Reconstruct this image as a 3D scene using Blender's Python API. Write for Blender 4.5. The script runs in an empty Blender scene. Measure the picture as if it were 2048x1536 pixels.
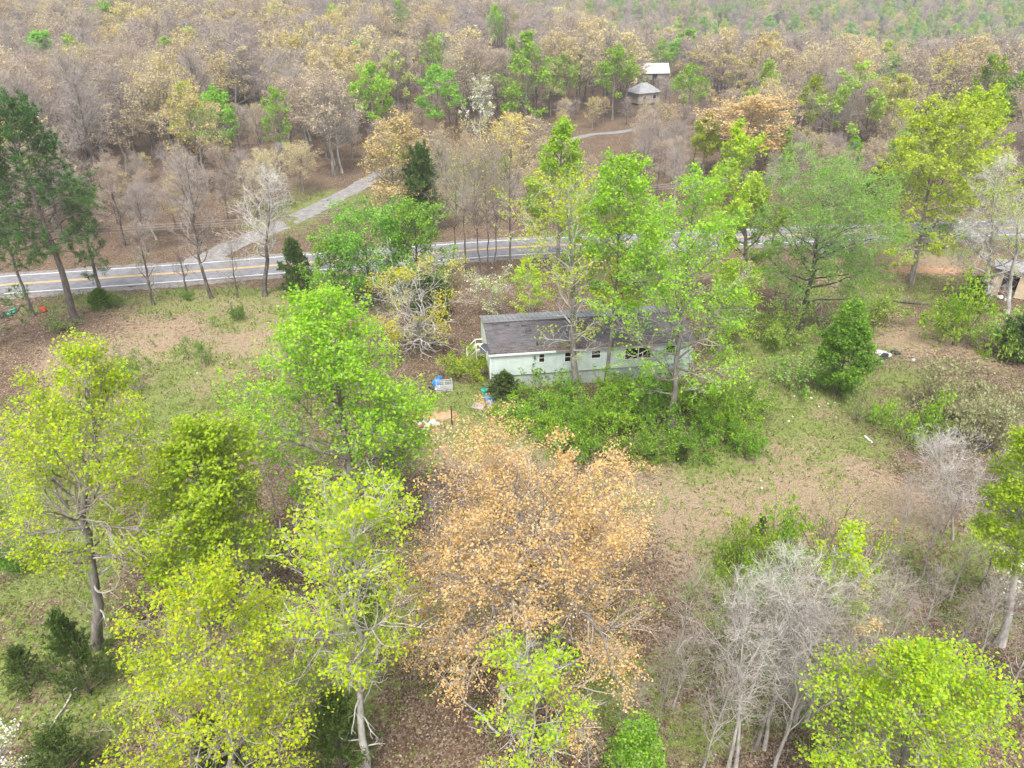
import bpy, math, random
import numpy as np
from mathutils import Vector, Matrix, noise as mnoise

# ------------------------------------------------------------------ camera, world, sun, exposure
scene = bpy.context.scene
CAM_H, PITCH, FPX = 30.0, math.radians(30.0), 1470.0      # drone height, tilt, focal length in photo pixels
cam = bpy.data.cameras.new('camera')
cam.sensor_fit = 'HORIZONTAL'; cam.sensor_width = 36.0; cam.lens = FPX / 2048 * 36.0
cam.clip_start = 0.5; cam.clip_end = 6000
camo = bpy.data.objects.new('camera', cam); scene.collection.objects.link(camo)
camo.location = (0, 0, CAM_H); camo.rotation_euler = (math.pi/2 - PITCH, 0, 0)
scene.camera = camo

SUN_EL, SUN_AZ = math.radians(62), math.radians(186)      # azimuth clockwise from +Y
world = bpy.data.worlds.new('World'); scene.world = world; world.use_nodes = True
wn = world.node_tree; wn.nodes.clear()
sky = wn.nodes.new('ShaderNodeTexSky'); sky.sky_type = 'NISHITA'; sky.sun_disc = False
sky.sun_elevation = SUN_EL; sky.sun_rotation = SUN_AZ
sky.air_density = 1.0; sky.dust_density = 4.0; sky.ozone_density = 1.0
hs = wn.nodes.new('ShaderNodeHueSaturation'); hs.inputs['Saturation'].default_value = 0.35
bg = wn.nodes.new('ShaderNodeBackground'); bg.inputs['Strength'].default_value = 0.15
wo = wn.nodes.new('ShaderNodeOutputWorld')
wn.links.new(sky.outputs[0], hs.inputs['Color']); wn.links.new(hs.outputs[0], bg.inputs[0]); wn.links.new(bg.outputs[0], wo.inputs[0])
sl = bpy.data.lights.new('sun', 'SUN'); sl.energy = 1.5; sl.angle = math.radians(14); sl.color = (1.0, 0.95, 0.88)
so = bpy.data.objects.new('sun', sl); scene.collection.objects.link(so)
sdir = Vector((math.sin(SUN_AZ)*math.cos(SUN_EL), math.cos(SUN_AZ)*math.cos(SUN_EL), math.sin(SUN_EL)))
so.rotation_euler = sdir.to_track_quat('Z', 'Y').to_euler()
so.location = (0, -30, 80)
scene.view_settings.view_transform = 'Standard'; scene.view_settings.look = 'None'
scene.view_settings.exposure = 1.27; scene.view_settings.gamma = 1.0; scene.view_settings.use_curve_mapping = False
cy = scene.cycles
cy.max_bounces = 4; cy.diffuse_bounces = 2; cy.glossy_bounces = 1; cy.transmission_bounces = 3; cy.volume_bounces = 0
cy.transparent_max_bounces = 4; cy.caustics_reflective = False; cy.caustics_refractive = False
cy.use_denoising = True; cy.debug_use_spatial_splits = True; cy.use_adaptive_sampling = True; cy.adaptive_threshold = 0.03; cy.adaptive_min_samples = 24; cy.use_light_tree = False

# ------------------------------------------------------------------ helpers
C = scene.collection
SQ, CQ = math.sin(PITCH), math.cos(PITCH)
def depr(py): return PITCH + math.atan((py - 768) / FPX)
def at(px, py, z=0.0):
    """world point at height z on the sight line of photo pixel (px, py): used to survey where things stand"""
    D = (CAM_H - z) / math.tan(depr(py))
    depth = D*CQ + (CAM_H - z)*SQ
    return Vector(((px - 1024)/FPX*depth, D, z))
def proj(x, y, z):
    d = y*CQ + (CAM_H - z)*SQ
    if d < 1: return (-9999, -9999, d)
    return (1024 + FPX*x/d, 768 + FPX*((CAM_H - z)*CQ - y*SQ)/d, d)
def height_at(D, py): return CAM_H - D*math.tan(depr(py))

def nz(x, y, s, seed=0.0):
    return mnoise.noise(Vector((x/s + seed*17.3, y/s - seed*9.1, seed*3.7)))
def sm(a, b, v):
    t = min(1.0, max(0.0, (v - a)/(b - a))); return t*t*(3 - 2*t)

# road centre line (x, y)
RD = [at(px, py) for px, py in ((0,571),(200,557),(400,543),(650,523),(900,504),(1050,494),(1280,484),(1500,474),(1700,466),(1900,460))]
RD = [(p.x, p.y) for p in RD]
d0 = (RD[0][0]-RD[2][0], RD[0][1]-RD[2][1]); d1 = (RD[-1][0]-RD[-3][0], RD[-1][1]-RD[-3][1])
def ext(p, d, L):
    n = math.hypot(*d); return (p[0]+d[0]/n*L, p[1]+d[1]/n*L)
RD = [ext(RD[0], d0, 260), ext(RD[0], d0, 60)] + RD + [ext(RD[-1], d1, 60), ext(RD[-1], d1, 260)]
# gravel drive
DR = [at(px, py) for px, py in ((395,536),(440,503),(500,476),(570,447),(640,413),(700,383),(745,357),(800,330),(850,312))]
DR = [(p.x, p.y) for p in DR]
DR2 = [at(px, py) for px, py in ((1120,285),(1180,270),(1240,264),(1290,252),(1310,232),(1300,214))]
DR2 = [(p.x, p.y) for p in DR2]
def spline(pts, n=12):
    out = []
    P = [pts[0]] + list(pts) + [pts[-1]]
    for i in range(1, len(P)-2):
        p0, p1, p2, p3 = P[i-1], P[i], P[i+1], P[i+2]
        for k in range(n):
            t = k/n
            out.append(tuple(0.5*((2*p1[j]) + (-p0[j]+p2[j])*t + (2*p0[j]-5*p1[j]+4*p2[j]-p3[j])*t*t + (-p0[j]+3*p1[j]-3*p2[j]+p3[j])*t**3) for j in range(2)))
    out.append(tuple(pts[-1][:2]))
    return out
RDS, DRS, DR2S = spline(RD), spline(DR), spline(DR2)
RDA, DRA, DR2A = np.array(RDS), np.array(DRS), np.array(DR2S)
def pdist(A, x, y):
    a = A[:-1]; b = A[1:]; ab = b - a
    t = np.clip(((x-a[:,0])*ab[:,0] + (y-a[:,1])*ab[:,1])/((ab**2).sum(1)+1e-9), 0, 1)
    return float(np.sqrt((a[:,0]+t*ab[:,0]-x)**2 + (a[:,1]+t*ab[:,1]-y)**2).min())

HX, HY, HA = -1.7, 50.9, math.radians(8.1)                 # house: front left wall corner and turn
HL, HW = 16.6, 7.0
def house_uv(x, y):
    dx, dy = x-HX, y-HY
    return dx*math.cos(HA)+dy*math.sin(HA), -dx*math.sin(HA)+dy*math.cos(HA)

def terrain(x, y):
    r = sm(0.02, 0.5, x/(abs(y)+60) + 0.15)
    z = 0.0
    z += sm(150, 270, y)*(1-r)*5.0
    z -= sm(150, 380, y)*r*24.0
    z -= sm(300, 470, y)*(1-r)*20.0
    z += sm(380, 900, y)*(50.0)
    z += sm(200, 700, y)*6*nz(x, y, 170, 2)
    return z

# ------------------------------------------------------------------ materials
def mat(name, col, rough=0.85, col2=None, scale=3.0, detail=4, bump=0.0, spec=0.3, metal=0.0, stretch=None):
    m = bpy.data.materials.new(name); m.use_nodes = True
    nt = m.node_tree; b = nt.nodes['Principled BSDF']
    b.inputs['Roughness'].default_value = rough; b.inputs['Metallic'].default_value = metal
    b.inputs['Specular IOR Level'].default_value = spec
    b.inputs['Base Color'].default_value = (*col, 1)
    if col2 is not None:
        tc = nt.nodes.new('ShaderNodeTexCoord'); src = tc.outputs['Object']
        if stretch:
            mp = nt.nodes.new('ShaderNodeMapping'); mp.inputs['Scale'].default_value = stretch
            nt.links.new(src, mp.inputs['Vector']); src = mp.outputs[0]
        n = nt.nodes.new('ShaderNodeTexNoise'); n.inputs['Scale'].default_value = scale; n.inputs['Detail'].default_value = detail
        n.inputs['Roughness'].default_value = 0.65
        nt.links.new(src, n.inputs['Vector'])
        r = nt.nodes.new('ShaderNodeValToRGB'); r.color_ramp.elements[0].position = 0.36; r.color_ramp.elements[1].position = 0.64
        r.color_ramp.elements[0].color = (*col, 1); r.color_ramp.elements[1].color = (*col2, 1)
        nt.links.new(n.outputs['Fac'], r.inputs[0]); nt.links.new(r.outputs[0], b.inputs['Base Color'])
        if bump:
            bp = nt.nodes.new('ShaderNodeBump'); bp.inputs['Strength'].default_value = bump; bp.inputs['Distance'].default_value = 0.05
            nt.links.new(n.outputs['Fac'], bp.inputs['Height']); nt.links.new(bp.outputs[0], b.inputs['Normal'])
    return m

def leafmat(name, c1, c2, c3=None, trans=0.5, rough=0.45, spec=0.15):
    m = bpy.data.materials.new(name); m.use_nodes = True
    nt = m.node_tree; b = nt.nodes['Principled BSDF']; out = nt.nodes['Material Output']
    g = nt.nodes.new('ShaderNodeNewGeometry')
    r = nt.nodes.new('ShaderNodeValToRGB'); e = r.color_ramp.elements
    e[0].position = 0.0; e[0].color = (*c1, 1); e[1].position = 1.0; e[1].color = (*c2, 1)
    if c3:
        q = e.new(0.82); q.color = (*c3, 1)
    nt.links.new(g.outputs['Random Per Island'], r.inputs[0])
    oi = nt.nodes.new('ShaderNodeObjectInfo')
    mr = nt.nodes.new('ShaderNodeMapRange'); mr.inputs['To Min'].default_value = 0.92; mr.inputs['To Max'].default_value = 1.1
    nt.links.new(oi.outputs['Random'], mr.inputs['Value'])
    h = nt.nodes.new('ShaderNodeHueSaturation')
    mh = nt.nodes.new('ShaderNodeMapRange'); mh.inputs['To Min'].default_value = 0.485; mh.inputs['To Max'].default_value = 0.515
    nt.links.new(oi.outputs['Random'], mh.inputs['Value'])
    nt.links.new(mr.outputs[0], h.inputs['Value']); nt.links.new(mh.outputs[0], h.inputs['Hue']); nt.links.new(r.outputs[0], h.inputs['Color'])
    b.inputs['Roughness'].default_value = rough; b.inputs['Specular IOR Level'].default_value = spec
    nt.links.new(h.outputs[0], b.inputs['Base Color'])
    t = nt.nodes.new('ShaderNodeBsdfTranslucent'); nt.links.new(h.outputs[0], t.inputs['Color'])
    mx = nt.nodes.new('ShaderNodeMixShader'); mx.inputs[0].default_value = trans
    nt.links.new(b.outputs[0], mx.inputs[1]); nt.links.new(t.outputs[0], mx.inputs[2]); nt.links.new(mx.outputs[0], out.inputs['Surface'])
    return m

M = {}
M['bark_grey'] = mat('bark_grey', (0.13,0.115,0.10), 0.95, (0.30,0.28,0.25), 3.0, 5, 0.6, 0.1, stretch=(1,1,0.35))
M['bark_pale'] = mat('bark_pale', (0.24,0.225,0.20), 0.95, (0.52,0.50,0.46), 2.2, 5, 0.4, 0.1, stretch=(1,1,0.4))
M['bark_dark'] = mat('bark_dark', (0.065,0.055,0.05), 0.95, (0.17,0.15,0.135), 3.5, 5, 0.7, 0.1, stretch=(1,1,0.35))
M['bark_pine'] = mat('bark_pine', (0.075,0.06,0.055), 0.95, (0.19,0.165,0.15), 3.5, 5, 0.7, 0.1, stretch=(1,1,0.35))
M['twig_grey'] = mat('twig_grey', (0.25,0.215,0.19), 0.95, (0.38,0.335,0.30), 0.7, 2, 0, 0.1)
M['twig_pale'] = mat('twig_pale', (0.36,0.335,0.305), 0.95, (0.55,0.53,0.49), 0.9, 2, 0, 0.1)
M['twig_rose'] = mat('twig_rose', (0.25,0.205,0.18), 0.95, (0.375,0.32,0.285), 0.5, 2, 0, 0.1)
M['twig_brown'] = mat('twig_brown', (0.15,0.115,0.09), 0.95, (0.26,0.21,0.17), 0.7, 2, 0, 0.1)
M['lime'] = leafmat('leaf_lime', (0.22,0.43,0.006), (0.37,0.58,0.012), (0.48,0.66,0.06))
M['green'] = leafmat('leaf_green', (0.14,0.37,0.010), (0.27,0.53,0.022), (0.40,0.62,0.09))
M['yellow_green'] = leafmat('leaf_yellow_green', (0.36,0.47,0.004), (0.52,0.61,0.008), (0.60,0.68,0.04))
M['pale_green'] = leafmat('leaf_pale_green', (0.30,0.42,0.06), (0.46,0.56,0.12), (0.52,0.60,0.2))
M['mid_green'] = leafmat('leaf_mid_green', (0.075,0.22,0.012), (0.16,0.36,0.03), (0.22,0.42,0.05))
M['deep_green'] = leafmat('leaf_deep_green', (0.045,0.15,0.012), (0.11,0.27,0.025), (0.2,0.34,0.03))
M['shrub_green'] = leafmat('leaf_shrub_green', (0.11,0.31,0.012), (0.25,0.50,0.025), (0.36,0.56,0.05))
M['orange'] = leafmat('bud_orange', (0.48,0.295,0.07), (0.67,0.455,0.145), (0.77,0.60,0.28), trans=0.3, spec=0.1, rough=0.8)
M['tan'] = leafmat('bud_tan', (0.43,0.33,0.13), (0.60,0.50,0.24), (0.66,0.58,0.34), trans=0.3, spec=0.1, rough=0.8)
M['gold'] = leafmat('bud_gold', (0.50,0.38,0.05), (0.64,0.52,0.12), (0.66,0.56,0.2), trans=0.3, spec=0.1, rough=0.8)
M['rose'] = leafmat('bud_rose', (0.36,0.265,0.18), (0.50,0.40,0.29), (0.56,0.47,0.35), trans=0.25, spec=0.1, rough=0.8)
M['willow'] = leafmat('leaf_willow', (0.17,0.34,0.02), (0.31,0.48,0.05), (0.36,0.50,0.12))
M['blossom'] = leafmat('blossom_white', (0.70,0.68,0.62), (0.85,0.84,0.80), trans=0.25, spec=0.1)
M['needle'] = leafmat('needle_pine', (0.038,0.095,0.018), (0.095,0.18,0.035), trans=0.15, spec=0.3)
M['cedar'] = leafmat('needle_cedar', (0.055,0.10,0.022), (0.135,0.20,0.045), trans=0.3, spec=0.2)
M['seedling'] = leafmat('needle_seedling', (0.08,0.18,0.02), (0.17,0.29,0.04), trans=0.2, spec=0.2)
M['brush'] = leafmat('leaf_grey_brush', (0.28,0.30,0.13), (0.40,0.42,0.22), trans=0.3, spec=0.1)

# ------------------------------------------------------------------ mesh building
def mesh_from(name, parts, smooth=True):
    """parts: list of (verts (n,3), quads (m,4), material). one mesh, quads only"""
    parts = [p for p in parts if len(p[1])]
    vs, qs, mi, mats = [], [], [], []
    off = 0
    for v, q, m in parts:
        if m not in mats: mats.append(m)
        vs.append(v); qs.append(q + off); mi.append(np.full(len(q), mats.index(m), np.int32)); off += len(v)
    v = np.concatenate(vs).astype(np.float32); q = np.concatenate(qs).astype(np.int32); mi = np.concatenate(mi)
    me = bpy.data.meshes.new(name)
    me.vertices.add(len(v)); me.vertices.foreach_set('co', v.ravel())
    me.loops.add(q.size); me.loops.foreach_set('vertex_index', q.ravel())
    me.polygons.add(len(q)); me.polygons.foreach_set('loop_start', np.arange(0, q.size, 4, dtype=np.int32))
    try: me.polygons.foreach_set('loop_total', np.full(len(q), 4, np.int32))
    except Exception: pass
    me.polygons.foreach_set('material_index', mi)
    me.polygons.foreach_set('use_smooth', np.full(len(q), smooth, bool))
    for m in mats: me.materials.append(m)
    me.update(calc_edges=True)
    return me

def norm(a): return a/np.maximum(np.linalg.norm(a, axis=-1, keepdims=True), 1e-9)

def tubes(P, R, K, rng=None):
    """P (B,N,3) R (B,N): K-sided tubes (K=2: flat ribbons)"""
    B, N, _ = P.shape
    if B == 0: return np.zeros((0,3)), np.zeros((0,4), int)
    T = np.empty_like(P); T[:,1:-1] = P[:,2:] - P[:,:-2]; T[:,0] = P[:,1]-P[:,0]; T[:,-1] = P[:,-1]-P[:,-2]
    T = norm(T)
    ref = np.where(np.abs(T[:,:1,2:3]) > 0.8, np.array([1.0,0.13,0]), np.array([0.1,0.05,1.0]))
    if rng is not None and K == 2: ref = norm(rng.normal(size=(B,1,3)))
    U = norm(np.cross(T, np.broadcast_to(ref, T.shape))); V = np.cross(T, U)
    a = np.arange(K)*2*np.pi/K
    V_ = P[:,:,None,:] + R[:,:,None,None]*(np.cos(a)[None,None,:,None]*U[:,:,None,:] + np.sin(a)[None,None,:,None]*V[:,:,None,:])
    base = (np.arange(B)*N*K)[:,None,None] + (np.arange(N-1)*K)[None,:,None]
    if K == 2:
        k = np.array([0]); k2 = np.array([1])
    else:
        k = np.arange(K); k2 = (k+1) % K
    q = np.stack([base + k, base + k2, base + K + k2, base + K + k], -1)
    return V_.reshape(-1,3), q.reshape(-1,4)

def kites(c, n, L, W, rng, ax=None):
    """leaf-shaped quads at centres c with normals n"""
    B = len(c)
    if B == 0: return np.zeros((0,3)), np.zeros((0,4), int)
    a = norm(np.cross(n, rng.normal(size=(B,3)))) if ax is None else norm(ax)
    b = norm(np.cross(n, a)); n = norm(n)
    L = np.broadcast_to(L, (B,))[:,None]; W = np.broadcast_to(W, (B,))[:,None]
    v = np.stack([c - a*L*0.5, c + b*W*0.5 + n*L*0.08, c + a*L*0.5 - n*L*0.12, c - b*W*0.5 + n*L*0.08], 1)
    return v.reshape(-1,3), np.arange(B*4).reshape(B,4)

def branch(PP, PR, count, trange, ang, length, npts, up, wob, rng, rs=0.6, rmin=0.004, golden=False, rend=0.3, bias=1.0):
    """children of parent polylines. ang(s), length(s, parent) with s 0..1 along trange"""
    B, N, _ = PP.shape
    cnt = np.full(B, count) if np.isscalar(count) else count
    idx = np.repeat(np.arange(B), cnt); n = len(idx)
    if n == 0: return np.zeros((0,npts,3)), np.zeros((0,npts)), idx, np.zeros(0)
    k = np.concatenate([np.arange(c) for c in cnt])
    s = np.clip((k + rng.uniform(0,1,n))/np.maximum(cnt[idx],1), 0, 1)**bias
    t = trange[0] + (trange[1]-trange[0])*s
    f = np.clip(t*(N-1), 0, N-1.001); i = f.astype(int); fr = (f-i)[:,None]
    p0 = PP[idx,i]*(1-fr) + PP[idx,i+1]*fr
    T = norm(PP[idx,i+1]-PP[idx,i]); r0 = PR[idx,i]*(1-fr[:,0]) + PR[idx,i+1]*fr[:,0]
    ref = np.where(np.abs(T[:,2:3]) > 0.9, np.array([1.0,0,0]), np.array([0,0,1.0]))
    U = norm(np.cross(T, ref)); V = np.cross(T, U)
    az = k*2.39996 + rng.normal(0,0.35,n) + rng.uniform(0,6.28,B)[idx] if golden else rng.uniform(0, 2*np.pi, n)
    a = ang(s) + rng.normal(0, 0.14, n)
    d = np.cos(a)[:,None]*T + np.sin(a)[:,None]*(np.cos(az)[:,None]*U + np.sin(az)[:,None]*V)
    Ln = length(s, idx)*rng.uniform(0.75, 1.2, n)
    step = (Ln/(npts-1))[:,None]
    P = np.empty((n,npts,3)); P[:,0] = p0; d = norm(d)
    upv = np.array([0,0,1.0])
    for j in range(1, npts):
        P[:,j] = P[:,j-1] + d*step
        d = norm(d + upv*up + rng.normal(0, wob, (n,3)))
    ra = np.maximum(np.minimum(r0*rs, 0.02 + Ln*0.02), rmin)
    R = ra[:,None]*np.linspace(1, rend, npts)[None,:]
    return P, np.maximum(R, rmin*0.6), idx, Ln

SHAPES = {
 'cone':  lambda s: 0.12 + 0.88*(1-s)**0.8,
 'ovoid': lambda s: np.sqrt(np.clip(np.sin(np.pi*(0.16+0.80*s)), 0.02, 1)),
 'dome':  lambda s: np.sqrt(np.clip(1-(s*0.93)**2, 0.02, 1)),
 'vase':  lambda s: 0.55+0.45*np.sin(np.pi*(0.1+0.75*s)),
 'slim':  lambda s: 0.35+0.65*np.sin(np.pi*(0.12+0.8*s)),
 'egg':   lambda s: np.clip(0.5+2.0*s,0,1)*(1-0.88*np.clip((s-0.2)/0.8,0,1)**1.05),
}

def tree_arrays(seed, H, R, cb=0.3, shape='ovoid', n1=28, n2=8, n3=7, n4=0, tr=None, ang=(1.35,0.5), up=0.06, wob=0.12,
                leaf=None, nleaf=5, lsize=0.16, lw=0.75, spread=0.22, bark='bark_grey', twig='twig_grey', lean=(0,0), wobt=0.02,
                top=1.0, twr=0.008, low=None, stems=1, droop=0.0, upn=1.2, keep=1.0, l2=0.42, l3=0.5, wiggle=0.3, second=None, frac2=0.0, dead=0, thin=0.0):
    rng = np.random.default_rng(seed)
    if tr is None: tr = 0.012*H + 0.05
    N = 16
    t = np.linspace(0, 1, N)
    TP = np.zeros((stems, N, 3)); TR = np.zeros((stems, N))
    for s in range(stems):
        w = np.cumsum(rng.normal(0, wobt*H/N*2.2, (N,2)), 0); w[0] = 0
        la = rng.uniform(0,6.28); sp = 0 if stems == 1 else rng.uniform(0.25,0.8)*R
        TP[s,:,0] = lean[0]*t**1.3 + w[:,0] + math.cos(la)*sp*t**0.9
        TP[s,:,1] = lean[1]*t**1.3 + w[:,1] + math.sin(la)*sp*t**0.9
        TP[s,:,2] = H*top*t*(1 if s == 0 else rng.uniform(0.75,1.0)) - (0.15*(t==0))
        TR[s] = tr*(1-t*0.92)*(1 if stems == 1 else 0.7); TR[s,0] *= 1.35; TR[s,1] *= 1.08
    sh = SHAPES[shape]
    def L1(s, i): return R*sh(s)/np.maximum(np.sin(ang[0]+(ang[1]-ang[0])*s),0.6)*0.92
    b1, r1, i1, l1 = branch(TP, TR, n1, (cb, 0.985), lambda s: ang[0]+(ang[1]-ang[0])*s, L1, 9, up, wob, rng, rs=0.55, rmin=0.012, golden=True, rend=0.2)
    c2 = np.maximum(3, np.round(n2*(l1/l1.mean())**1.1)).astype(int)
    b2, r2, i2, l2a = branch(b1, r1, c2, (0.22, 1.0), lambda s: 0.95-0.35*s, lambda s,i: l1[i]*l2*(1.05-0.6*s)+0.25, 6, up*0.8, wob*1.3, rng, rs=0.6, rmin=0.008, rend=0.3)
    b3, r3, i3, l3a = branch(b2, r2, n3, (0.15, 1.0), lambda s: 0.9-0.3*s, lambda s,i: l2a[i]*l3*(1.05-0.5*s)+0.15, 4, up*0.6-droop, wob*1.5, rng, rs=0.6, rmin=twr, rend=0.4)
    b4 = None
    if n4:
        b4, r4, _, _ = branch(b3, r3, n4, (0.1, 1.0), lambda s: 0.8-0.3*s, lambda s,i: l3a[i]*0.65+0.12, 3, up*0.5-droop, wob*1.5, rng, rs=0.7, rmin=twr, rend=0.5)
    # fit the grown tree to its surveyed height and crown radius
    cv = (b4 if n4 else b3).reshape(-1,3)
    fz = H/max(np.percentile(cv[:,2], 99.7), 0.1)
    def axis(z): return np.clip(z/H,0,1)**1.3
    lx = axis(cv[:,2]*fz)
    rad = np.hypot(cv[:,0]-lean[0]*lx, cv[:,1]-lean[1]*lx); fx = np.clip(R/max(np.percentile(rad, 96),0.1), 0.55, 1.5)
    def fit(v):
        v = v.copy(); v[...,2] *= fz; l = axis(v[...,2])
        v[...,0] = lean[0]*l + (v[...,0]-lean[0]*l)*fx; v[...,1] = lean[1]*l + (v[...,1]-lean[1]*l)*fx
        return v
    TP, b1, b2, b3 = fit(TP), fit(b1), fit(b2), fit(b3)
    trunk = [(*tubes(TP, TR, 9), M[bark]), (*tubes(b1, r1, 5), M[bark if twig!='twig_pale' else 'bark_pale'])]
    if dead:
        d1, q1, _, dl = branch(TP, TR, dead, (0.10, cb+0.06), lambda s: 1.35-0.2*s, lambda s,i: R*(0.35+0.3*s), 8, 0.02, 0.20, rng, rs=0.32, rmin=0.015, golden=True, rend=0.25)
        d2, q2, _, _ = branch(d1, q1, 4, (0.3,1.0), lambda s: 0.8-0.2*s, lambda s,i: dl[i]*0.35*(1.1-0.6*s), 5, 0.03, 0.2, rng, rs=0.5, rmin=0.008)
        trunk += [(*tubes(d1, q1, 5), M['bark_pale']), (*tubes(d2, q2, 3), M['twig_pale'])]
    crown = [(*tubes(b2, r2, 3), M[twig]), (*tubes(b3, r3, 2, rng), M[twig])]
    tips = b3
    if n4:
        b4 = fit(b4); crown.append((*tubes(b4, r4, 2, rng), M[twig])); tips = b4
    if leaf:
        B, Nn, _ = tips.shape
        # whole sprays drop out together so gaps open in the crown, more of them low down and near the stem
        mid = b2[:,3]; zr = np.clip((mid[:,2]/H-cb)/(1-cb),0,1); lx = axis(mid[:,2])
        rr = np.clip(np.hypot(mid[:,0]-lean[0]*lx, mid[:,1]-lean[1]*lx)/(R*0.7),0,1)
        kb = rng.uniform(size=len(b2)) < keep*np.clip(1-thin*(1-zr)*1.1-thin*0.6*(1-rr),0.05,1)
        sel = np.nonzero(kb[i3] if not n4 else np.repeat(kb[i3], n4))[0]
        idx = np.repeat(sel, nleaf); n = len(idx)
        f = rng.uniform(0.35, 1.0, n)*(Nn-1); i = np.minimum(f.astype(int), Nn-2); fr = (f-i)[:,None]
        c = tips[idx,i]*(1-fr)+tips[idx,i+1]*fr + rng.normal(0, spread, (n,3))*np.array([1,1,0.7])
        nn = norm(rng.normal(size=(n,3)) + np.array([0,0,upn]))
        Ls = lsize*rng.uniform(0.6,1.25,n)
        if second and frac2 > 0:
            w = rng.uniform(size=n) < frac2
            crown.append((*kites(c[w], nn[w], Ls[w], Ls[w]*lw, rng), M[second])); c, nn, Ls = c[~w], nn[~w], Ls[~w]
        crown.append((*kites(c, nn, Ls, Ls*lw, rng), M[leaf]))
    return trunk, crown

def tagp(o, label=None, cat=None, group=None, kind=None):
    if label: o['label'] = label
    if cat: o['category'] = cat
    if group: o['group'] = group
    if kind: o['kind'] = kind
    return o
def mobj(name, me, parent=None, loc=None):
    o = bpy.data.objects.new(name, me); C.objects.link(o)
    if parent: o.parent = parent
    if loc is not None: o.location = loc
    return o
def empty(name, loc, rz=0, s=1.0):
    o = bpy.data.objects.new(name, None); C.objects.link(o); o.empty_display_size = 0.3
    o.location = loc; o.rotation_euler = (0,0,rz); o.scale = (s,s,s)
    return o
def put_tree(name, arrs, loc, label, cat, group=None, rz=0, s=1.0):
    root = empty(name, loc, rz, s); tagp(root, label, cat, group)
    mobj('trunk', mesh_from(name+'_trunk', arrs[0]), root)
    mobj('crown', mesh_from(name+'_crown', arrs[1], smooth=False), root)
    return root
def copy_tree(o, loc, rz, s, label=None, group=None):
    r = o.copy(); C.objects.link(r); r.location = loc; r.rotation_euler = (0,0,rz); r.scale = (s,s,s)
    if label: r['label'] = label
    if group: r['group'] = group
    for ch in list(o.children):
        c = ch.copy(); C.objects.link(c); c.parent = r
        for g in list(ch.children):
            d = g.copy(); C.objects.link(d); d.parent = c
    return r

class MB:
    """collects boxes, bars and quads; build() links one mesh object"""
    def __init__(s): s.v = []; s.f = []; s.fm = []
    def quad(s, a, b, c, d, m=0):
        i = len(s.v); s.v += [tuple(a), tuple(b), tuple(c), tuple(d)]; s.f.append((i,i+1,i+2,i+3)); s.fm.append(m); return s
    def hexa(s, p, m=0):      # p: 8 corners, bottom 4 ccw then top 4
        i = len(s.v); s.v += [tuple(q) for q in p]
        for f in ((3,2,1,0),(4,5,6,7),(0,1,5,4),(1,2,6,5),(2,3,7,6),(3,0,4,7)): s.f.append(tuple(i+k for k in f)); s.fm.append(m)
        return s
    def box(s, x0, x1, y0, y1, z0, z1, m=0):
        return s.hexa([(x0,y0,z0),(x1,y0,z0),(x1,y1,z0),(x0,y1,z0),(x0,y0,z1),(x1,y0,z1),(x1,y1,z1),(x0,y1,z1)], m)
    def tube(s, pts, r, K=6, m=0):
        P = np.array([pts], float); R = np.full((1,len(pts)), r) if np.isscalar(r) else np.array([r], float)
        v, q = tubes(P, R, K); i = len(s.v)
        s.v += [tuple(a) for a in v]; s.f += [tuple(int(k)+i for k in a) for a in q]; s.fm += [m]*len(q)
        n = len(pts); s.f.append(tuple(i+k for k in range(K))[::-1]); s.fm.append(m)
        s.f.append(tuple(i+(n-1)*K+k for k in range(K))); s.fm.append(m)
        return s
    def build(s, name, mats, parent=None, loc=None, rz=None, smooth=False, bevel=0):
        me = bpy.data.meshes.new(name); me.from_pydata(s.v, [], s.f)
        mats = mats if isinstance(mats, (list, tuple)) else [mats]
        for m in mats: me.materials.append(m)
        me.polygons.foreach_set('material_index', s.fm)
        if smooth: me.polygons.foreach_set('use_smooth', [True]*len(me.polygons))
        me.update()
        o = mobj(name, me, parent, loc)
        if rz is not None: o.rotation_euler = (0,0,rz)
        if bevel:
            b = o.modifiers.new('bevel','BEVEL'); b.width = bevel; b.segments = 2; b.limit_method = 'ANGLE'
        return o

# ------------------------------------------------------------------ ground
def blob(x, y, px, py, rx, ry):
    p = at(px, py); return math.exp(-(((x-p.x)/rx)**2 + ((y-p.y)/ry)**2))
STRAW = [(420,650,13,7),(330,760,8,6),(230,700,6,6),(520,650,8,6),(1560,930,7,5),(1380,1030,7,5),(1700,1000,6,4),(1600,800,5,4),(1820,520,9,5),(1850,680,6,5),(900,870,6,4),(1040,900,5,3),(1680,560,5,4)]
GRASS = [(300,840,8,5),(420,820,9,5),(300,620,16,3),(480,610,9,4),(380,720,6,4),(900,800,6,5),(1000,860,6,4),(1540,760,4,5),(1560,860,5,4),(1450,920,6,4),(1700,850,5,4),
         (620,430,9,9),(700,400,8,8),(900,380,9,12),(930,330,10,12),(420,590,14,1.6),(1000,555,14,1.6),(1760,560,10,4),(1850,500,16,1.8),(1560,640,6,5),(1560,740,5,4),(1640,700,5,4),(1750,590,8,4),(1700,780,4,3),(1900,760,5,4),(1600,720,4,3),
         (1480,1130,3.5,4),(1520,1300,3,4),(1800,1200,5,4),(1700,1450,3,3),(1400,1400,2.5,3),(1950,1100,5,4),(800,1250,4,3),(1200,1350,3,3),(400,1400,4,4),(100,1150,6,5),(60,1000,6,6),(200,1400,3,3),(60,1330,4,4),(1100,1000,6,3),(640,1400,3,3),(980,1250,3,2)]
CLAY = [(870,832,1.9,0.7),(1660,520,2.5,1.5),(1840,540,5,1.5)]
BARE = [(80,650,9,4),(880,700,3,4),(960,580,5,5)]
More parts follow.
